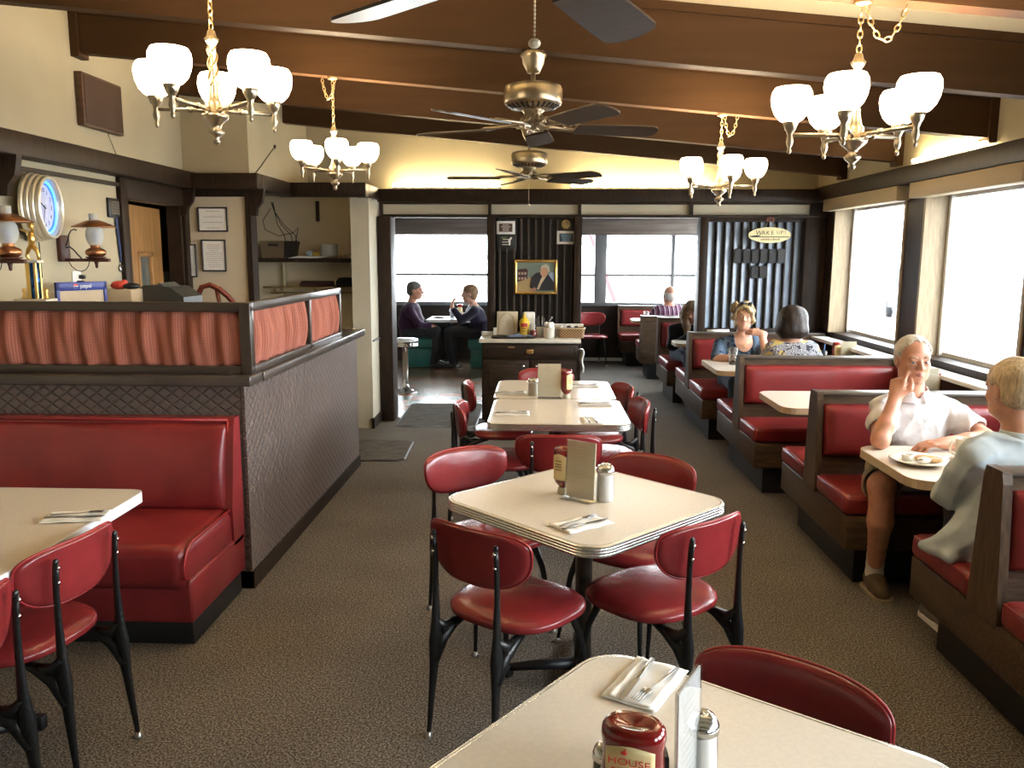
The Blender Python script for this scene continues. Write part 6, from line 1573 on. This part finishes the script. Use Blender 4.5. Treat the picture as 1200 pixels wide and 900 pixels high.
def simple_person(label, loc, rz, hz, skin, shirt, pants, arms, hd_kw, hairf, hairmat, zs=.93, w=.165, wd=.115, sh=.18, lean=.02, belly=.1, h=.009, female=False, neckr=.05, sleeve=None, headxy=(0, .05), face=True, shoes=BLACK, extra=None, sc=1., lips=None, legs=True, sleeve_open=None):
    P = thing('person', label, 'person', (*loc, 0), rz)
    S = SDF((-.42, -.24, .0), (.42, .62, hz + .20), h)
    hd = Head((*headxy, hz), sc=sc, **hd_kw); hd.skin(S, female, neck=(0, lean, zs + .0), neck_r=neckr)
    rows = torso_rows(.55, zs, w, wd, lean, belly, sh); S.loft(rows, .03)
    for a in arms:
        S.chain(a['p'][:2], [.048, .040]); S.chain(a['p'][1:3], [.041, .028]); hand(S, a['p'][2], a['d'], a['n'], a['t'], a.get('curl', (.5, .5, .5, .55)), tcurl=a.get('tc', .4))
    for s in (-1, 1):
        S.chain([(s * .095, .0, .55), (s * .12, .40, .55), (s * .12, .40, .30), (s * .12, .36, .08)], [.082, .060, .052, .034], .03); S.cap((s * .12, .36, .05), (s * .125, .47, .035), .033, .027, .03)
    S.build('body', skin, P)
    if face: hd.eyes(P, hd_kw.get('g', (0, 0))) if False else hd.eyes(P); hd.brows(P, hairmat); hd.lips(P, lips or mat('lip_rose', (.42, .14, .12), .4))
    T = SDF((-.42, -.26, .44), (.42, .44, zs + .14), h)
    T.loft(rows[:-1], .03, grow=.014); T.cap((-sh * .75, lean, zs - .03), (sh * .75, lean, zs - .03), .05, None, .05)
    for a in arms:
        q = a['p']; f = a.get('sl', 1.)
        T.cap(q[0], [q[0][i] + (q[1][i] - q[0][i]) * min(1, f) for i in range(3)], .064, .056, .045)
        if f > 1: T.cap(q[1], [q[1][i] + (q[2][i] - q[1][i]) * (f - 1) for i in range(3)], .054, .046, .03)
    T.wrinkle(.0035, len(label)); T.cap((0, lean, zs + .01), (0, lean + .05, zs + .16), .056, None, .008, 'sub')
    if sleeve_open: sleeve_open(T)
    T.build('top', shirt, P)
    K_ = SDF((-.26, -.22, .04), (.26, .52, .66), h)
    K_.loft([(.46, 0, 0, w * 1.02, wd * 1.1), (.55, 0, 0, w * 1.05, wd * 1.15), (.60, 0, 0, w, wd)], .03, grow=.004)
    for s in (-1, 1): K_.chain([(s * .095, .0, .55), (s * .12, .40, .55), (s * .12, .40, .30), (s * .12, .36, .10)], [.092, .072, .063, .056], .03)
    K_.build('trousers', pants, P)
    for s in (-1, 1):
        x, y = s * .12, .37; f = SDF((x - .08, y - .10, .0), (x + .09, y + .20, .13), .008); f.cap((x, y - .02, .05), (x, y + .06, .05), .044, .044, .03); f.cap((x, y + .05, .045), (x + s * .01, y + .12, .034), .042, .038, .03); f.func(lambda X, Y, Z: Z - .012, 'sub'); f.build('shoe', shoes, P)
    Hs = hairf(hd)
    if Hs is not None: Hs.build('hair', hairmat, P, 1)
    if extra: extra(P, hd)
    return P
def hgrid(hd, lo, hi, h=.0055): return SDF(hd.c + np.array(lo), hd.c + np.array(hi), h)
def short_hair(front=.03, low=-.07, thick=1.0, top=9.):
    def fn(hd):
        H = hgrid(hd, (-.14, -.16, -.13), (.14, .15, .16)); k = hd.k
        H.ell(hd.p(0, -.016, .036), np.array((.082, .102, .087)) * k * thick, 0, 'add', hd.R); H.ell(hd.p(0, -.040, -.005), np.array((.076, .072, .076)) * k, .015, 'add', hd.R)
        L = headlocal(hd)
        def cut(x, y, z):
            l = L(x, y, z); f = l[1] - (.005 + (front + .035) * np.clip((l[2] - .0) / .06, 0, 1)); lo = (low + np.clip(l[1] + .05, 0, 1) * .8) - l[2]; ear = .026 - np.sqrt((l[1] + .004) ** 2 + (l[2] + .006) ** 2)
            return -np.maximum(np.maximum(np.maximum(f, lo), ear), l[2] - top)
        H.func(cut, 'sub'); H.wrinkle(.0016, 3, 110, 45); return H
    return fn

# ---- blonde woman
def blonde_hair(hd):
    H = hgrid(hd, (-.17, -.18, -.15), (.17, .16, .17)); k = hd.k
    H.ell(hd.p(0, -.020, .040), np.array((.088, .104, .090)) * k, 0, 'add', hd.R); H.ell(hd.p(0, -.05, -.01), np.array((.075, .06, .07)) * k, .02, 'add', hd.R)
    L = headlocal(hd)
    def cut(x, y, z):
        l = L(x, y, z); face = (((l[0] - .004) / .062) ** 2 + ((l[2] + .028) / (.092)) ** 2 - 1) * .06
        return np.maximum(face * 1.0, -(l[1] - .005)) if False else -np.minimum(-np.maximum(-face, 0) * 0 + 9, np.minimum(np.maximum(face, .02 - l[1]) * 1.0, 9))
    H.func(lambda x, y, z: np.maximum((((L(x, y, z)[0]) / .066) ** 2 + ((L(x, y, z)[2] + .026) / .104) ** 2 - 1) * .05, .012 - L(x, y, z)[1]), 'sub')
    H.chain([hd.p(.018, .082, .096), hd.p(-.030, .088, .070), hd.p(-.064, .066, .030), hd.p(-.078, .040, -.03), hd.p(-.074, .034, -.07)], [.012, .020, .020, .018, .008], .012)
    H.chain([hd.p(.022, .080, .094), hd.p(.056, .068, .060), hd.p(.074, .046, .015), hd.p(.076, .044, -.06), hd.p(.070, .046, -.11)], [.010, .014, .011, .006, .003], .010)
    for q in ((.085, -.06, .055), (.10, -.04, .075), (.095, -.075, .02), (.105, -.05, .04), (.085, -.03, .09), (.09, -.06, -.03)): H.ell(hd.p(*q), np.array((.026, .028, .03)) * k, .012)
    H.wrinkle(.0022, 9, 140, 70); return H
def blonde_extra(P, hd):
    m = MB().tube([tuple(hd.p(math.cos(a) * .088, .035 + math.sin(a) * .012, .020 + .098 * math.sin(a))) for a in [PI * j / 14 for j in range(15)]], .004, 6)
    for x in (-.033, .033): m.sphere(tuple(hd.p(x, .062, .116)), (.026, .018, .016), 12)
    m.build('sunglasses', BLACK, P)
    m = MB().tube([(-.065, .06, .95), (-.05, .12, .905), (.0, .150, .865), (.05, .12, .905), (.065, .06, .95)], .0018, 6).sphere((0, .153, .858), .010, 10); m.build('necklace', GOLD, P)
    MB().tube([(.145 + .033 * math.cos(a), .335 + .025 * math.sin(a), .83 + .012 * math.cos(a)) for a in [2 * PI * j / 16 for j in range(16)]], .006, 6, close=True).build('bracelet', STEEL, P) if False else None
    m = MB().tube([(.058 * math.cos(a), .128 + .012 * abs(math.sin(a)), .795 + .058 * math.sin(a)) for a in [PI + PI * j / 12 for j in range(13)]], .012, 8)
    m.build('neck_motif', mat('pale_blue_embroidery', (.28, .36, .44), .8, var=(90, .5)), P)
def blonde_neck(T): T.ell((0, .13, .92), (.085, .10, .115), .01, 'sub')
simple_person('blonde person in a dark blue patterned top facing us, hand under the chin', (1.86, 7.72), PI, 1.132, SKIN_C, paisley('navy_floral_print', (.02, .03, .05), (.012, .016, .028), (.11, .17, .25), None, 30), cloth('blue_floral_leggings', (.05, .09, .15)),
    [dict(p=[(-.19, .03, .86), (-.165, .30, .785), (-.125, .235, .985)], d=(.86, -.22, .16), n=(-.2, .75, .6), t=(.3, -.9, .4), curl=(.5, .6, .7, .8), sl=.75), dict(p=[(.20, .03, .86), (.27, .27, .76), (.12, .42, .785)], d=(-.9, .3, 0), n=(0, .1, 1), t=(.2, -.9, 0), curl=(.4, .45, .5, .5), sl=.95)],
    dict(yaw=-.22, pitch=-.04, roll=-.10), blonde_hair, hairm('blonde_hair', (.42, .31, .165), .5), zs=.92, w=.185, wd=.125, sh=.20, lean=.04, belly=.25, h=.008, female=True, headxy=(.0, .09), extra=blonde_extra, sleeve_open=blonde_neck, sc=1.02)

# ---- dark-haired woman, back to us
def bob_hair(hd):
    H = hgrid(hd, (-.19, -.20, -.19), (.19, .18, .19)); k = hd.k
    H.ell(hd.p(0, -.020, .030), np.array((.104, .114, .098)) * k, 0, 'add', hd.R); H.ell(hd.p(0, -.035, -.045), np.array((.112, .096, .072)) * k, .04, 'add', hd.R)
    L = headlocal(hd)
    H.func(lambda x, y, z: np.maximum(((L(x, y, z)[0] / .066) ** 2 + ((L(x, y, z)[2] + .035) / .10) ** 2 - 1) * .05, .03 - L(x, y, z)[1]), 'sub')
    H.func(lambda x, y, z: L(x, y, z)[2] + .098 + .1 * np.abs(L(x, y, z)[0]), 'sub') ; H.wrinkle(.0016, 5, 100, 20); return H
simple_person('person with a dark brown bob in a grey and yellow paisley top, back to us', (2.00, 6.60), 0, 1.145, SKIN_B, paisley('grey_yellow_paisley', (.4, .4, .4), (.04, .04, .055), (.50, .50, .52), (.58, .42, .10), 32), cloth('dark_trousers', (.03, .03, .035)),
    [dict(p=[(-.20, .02, .86), (-.25, .22, .74), (-.13, .40, .785)], d=(.5, .8, 0), n=(0, 0, 1), t=(1, 0, 0), sl=1.), dict(p=[(.20, .02, .86), (.25, .22, .74), (.13, .40, .785)], d=(-.5, .8, 0), n=(0, 0, 1), t=(-1, 0, 0), sl=1.)],
    dict(yaw=-.25, pitch=-.05), bob_hair, hairm('dark_brown_hair', (.018, .010, .006), .8), zs=.985, w=.19, wd=.125, sh=.205, lean=.02, belly=.15, female=True, headxy=(.0, .05), sc=1.16)

# ---- long-haired woman in black
def long_hair(hd):
    H = hgrid(hd, (-.22, -.22, -.40), (.22, .20, .17), .007); k = hd.k
    H.ell(hd.p(0, -.015, .032), np.array((.090, .108, .092)) * k, 0, 'add', hd.R)
    L = headlocal(hd)
    H.func(lambda x, y, z: np.maximum(((L(x, y, z)[0] / .045) ** 2 + ((L(x, y, z)[2] + .035) / .085) ** 2 - 1) * .05, .045 - L(x, y, z)[1]), 'sub')
    c = hd.c
    for s in (-1, 1):
        H.chain([hd.p(s * .06, .03, .05), hd.p(s * .082, .02, -.04), c + np.array((s * .085, .07, -.16)), c + np.array((s * .075, .09, -.30))], [.04, .042, .045, .022], .03)
    H.chain([hd.p(0, -.07, .0), c + np.array((0, -.075, -.15)), c + np.array((0, -.07, -.30))], [.07, .07, .04], .03)
    H.wrinkle(.004, 4, 90, 22); return H
simple_person('person with long light-brown hair in a black top and jeans, head bowed', (1.69, 9.62), PI + .22, 1.05, SKIN_C, cloth('black_jersey', (.010, .010, .012)), cloth('blue_jeans', (.035, .06, .11)),
    [dict(p=[(-.18, .03, .83), (-.22, .26, .72), (-.08, .36, .79)], d=(.7, .2, .1), n=(0, .2, 1), t=(.2, -.9, .2), sl=1.9), dict(p=[(.18, .03, .83), (.24, .18, .66), (.12, .36, .78)], d=(-.8, .4, 0), n=(0, 0, 1), t=(0, -.9, 0), sl=1.9)],
    dict(yaw=-.55, pitch=-.38), long_hair, hairm('light_brown_hair', (.20, .12, .06), .5), zs=.88, w=.165, wd=.115, sh=.17, lean=.06, female=True, headxy=(.0, .12), sc=1.0)

# ---- man in striped shirt
simple_person('grey-haired person in a purple and white striped shirt, back to us', (1.80, 11.66), .15, 1.12, SKIN_A, stripes('purple_white_stripe', (.085, .028, .065), [(.62, .55, .58), (.40, .25, .32)], 16.), cloth('dark_trousers', (.03, .03, .035)),
    [dict(p=[(-.21, .02, .86), (-.27, .2, .72), (-.14, .38, .775)], d=(.5, .8, 0), n=(0, 0, 1), t=(1, 0, 0), sl=.9), dict(p=[(.21, .02, .86), (.27, .2, .72), (.14, .38, .775)], d=(-.5, .8, 0), n=(0, 0, 1), t=(-1, 0, 0), sl=.9)],
    dict(yaw=.15, pitch=.05), short_hair(-.01, -.085, 1.03, .035), hairm('light_grey_hair', (.55, .53, .50), .15), zs=.96, w=.20, wd=.13, sh=.225, belly=.2, headxy=(0, .03), sc=1.08)
# ---- couple in the far left room
simple_person('person with short grey hair in a dark purple shirt on the left teal bench', (-1.93, 12.22), -PI / 2, 1.145, SKIN_A, cloth('deep_purple_cloth', (.035, .012, .035)), cloth('dark_trousers', (.03, .03, .035)),
    [dict(p=[(-.20, .02, .87), (-.24, .14, .66), (-.14, .30, .62)], d=(.5, .8, 0), n=(0, 0, 1), t=(1, 0, 0), sl=1.85), dict(p=[(.20, .02, .87), (.24, .16, .66), (.13, .32, .63)], d=(-.5, .8, 0), n=(0, 0, 1), t=(-1, 0, 0), sl=1.85)],
    dict(yaw=0, pitch=-.06), short_hair(.035, -.075), hairm('dark_grey_hair', (.11, .10, .09), .4), zs=.95, w=.185, wd=.135, sh=.20, belly=.35, headxy=(.0, .08), sc=1.15)
def cropped(hd):
    H = short_hair(.03, -.095, 1.06)(hd); H.ell(hd.p(0, -.05, -.04), np.array((.072, .05, .06)), .02); return H
simple_person('person with short brown hair in dark navy raising a hand, on the right teal bench', (-.93, 12.22), PI / 2, 1.10, SKIN_C, cloth('dark_navy_cloth', (.016, .012, .026)), cloth('dark_trousers', (.03, .03, .035)),
    [dict(p=[(-.19, .03, .86), (-.22, .22, .72), (-.16, .36, .92)], d=(.05, -.1, .9), n=(-.3, .8, .2), t=(.6, -.6, 0), curl=(.5, .9, 1.1, 1.2), sl=1.75), dict(p=[(.19, .03, .86), (.23, .17, .66), (.12, .28, .62)], d=(-.6, .7, 0), n=(0, 0, 1), t=(-.5, -.8, 0), sl=1.85)],
    dict(yaw=0, pitch=-.08), cropped, hairm('mid_brown_hair', (.20, .115, .055), .4), zs=.91, w=.185, wd=.135, sh=.19, lean=.05, belly=.25, female=True, headxy=(0, .12), sc=1.13, extra=lambda P, hd: MB().tube([tuple(hd.p(.082, -.0, .008)), tuple(hd.p(.062, .085, .006)), tuple(hd.p(.034, .102, .004)), tuple(hd.p(-.034, .102, .004)), tuple(hd.p(-.062, .085, .006)), tuple(hd.p(-.082, 0, .008))], .003, 6).build('spectacles', STEEL, P))

# ================================================================== OUTSIDE
REDP = mat('red_painted_steel', (.42, .02, .025), .4)
t = thing('signpost', 'leaning red post outside the nearer right-hand window', 'post', (9.75, 20.2, -.2)); MB().tube([(0, 0, 0), (.10, 0, 2.2), (.2, 0, 3.0)], .055, 12).build('pole', REDP, t); MB().box((-.2, -.2, 0), (.2, .2, .12), .02).build('footing', mat('concrete_footing', (.4, .4, .38), .9), t)
t = thing('brace_pole', 'red slanting brace outside the back windows', 'post', (1.1, 19., -.2)); MB().tube([(-1.0, 0, 5.0), (.9, 0, .0)], .06, 12).build('pole', REDP, t); MB().box((.7, -.2, 0), (1.1, .2, .15), .02).build('footing', mat('concrete_footing', (.4, .4, .38), .9), t)
def car(label, x, y, rz, col):
    t = thing('parked_car', label, 'car', (x, y, -.2), rz)
    bm = mat('car_paint_' + label.split()[0], col, .25, .3, coat=.5)
    low = [(-2.2, .35), (-2.25, .75), (-1.3, .95), (1.5, .98), (2.15, .9), (2.2, .4)]; cab = [(-1.25, .93), (-.6, 1.45), (.8, 1.47), (1.55, .96)]
    MB().prism(low, -.85, .85, axis='y').build('car_body', bm, t); MB().prism(cab, -.72, .72, axis='y').build('cabin_glass', mat('dark_car_glass', (.03, .04, .05), .05), t); MB().box((-.6, -.73, 1.43), (.82, .73, 1.50), .03).build('roof', bm, t)
    for wx in (-1.4, 1.4):
        for wy in (-.8, .8): MB().lathe([(0, -.1), (.28, -.1), (.32, -.07), (.32, .07), (.28, .1), (0, .1)], 20, (wx, wy, .32), axis='y').build('wheel', BLACK, t)
car('teal car parked outside the right-hand windows, low in the nearer pane', 13.2, 19.5, 1.2, (.10, .22, .26)); car('blue car parked farther off outside the right-hand windows', 12.0, 27.0, 1.2, (.12, .20, .28))
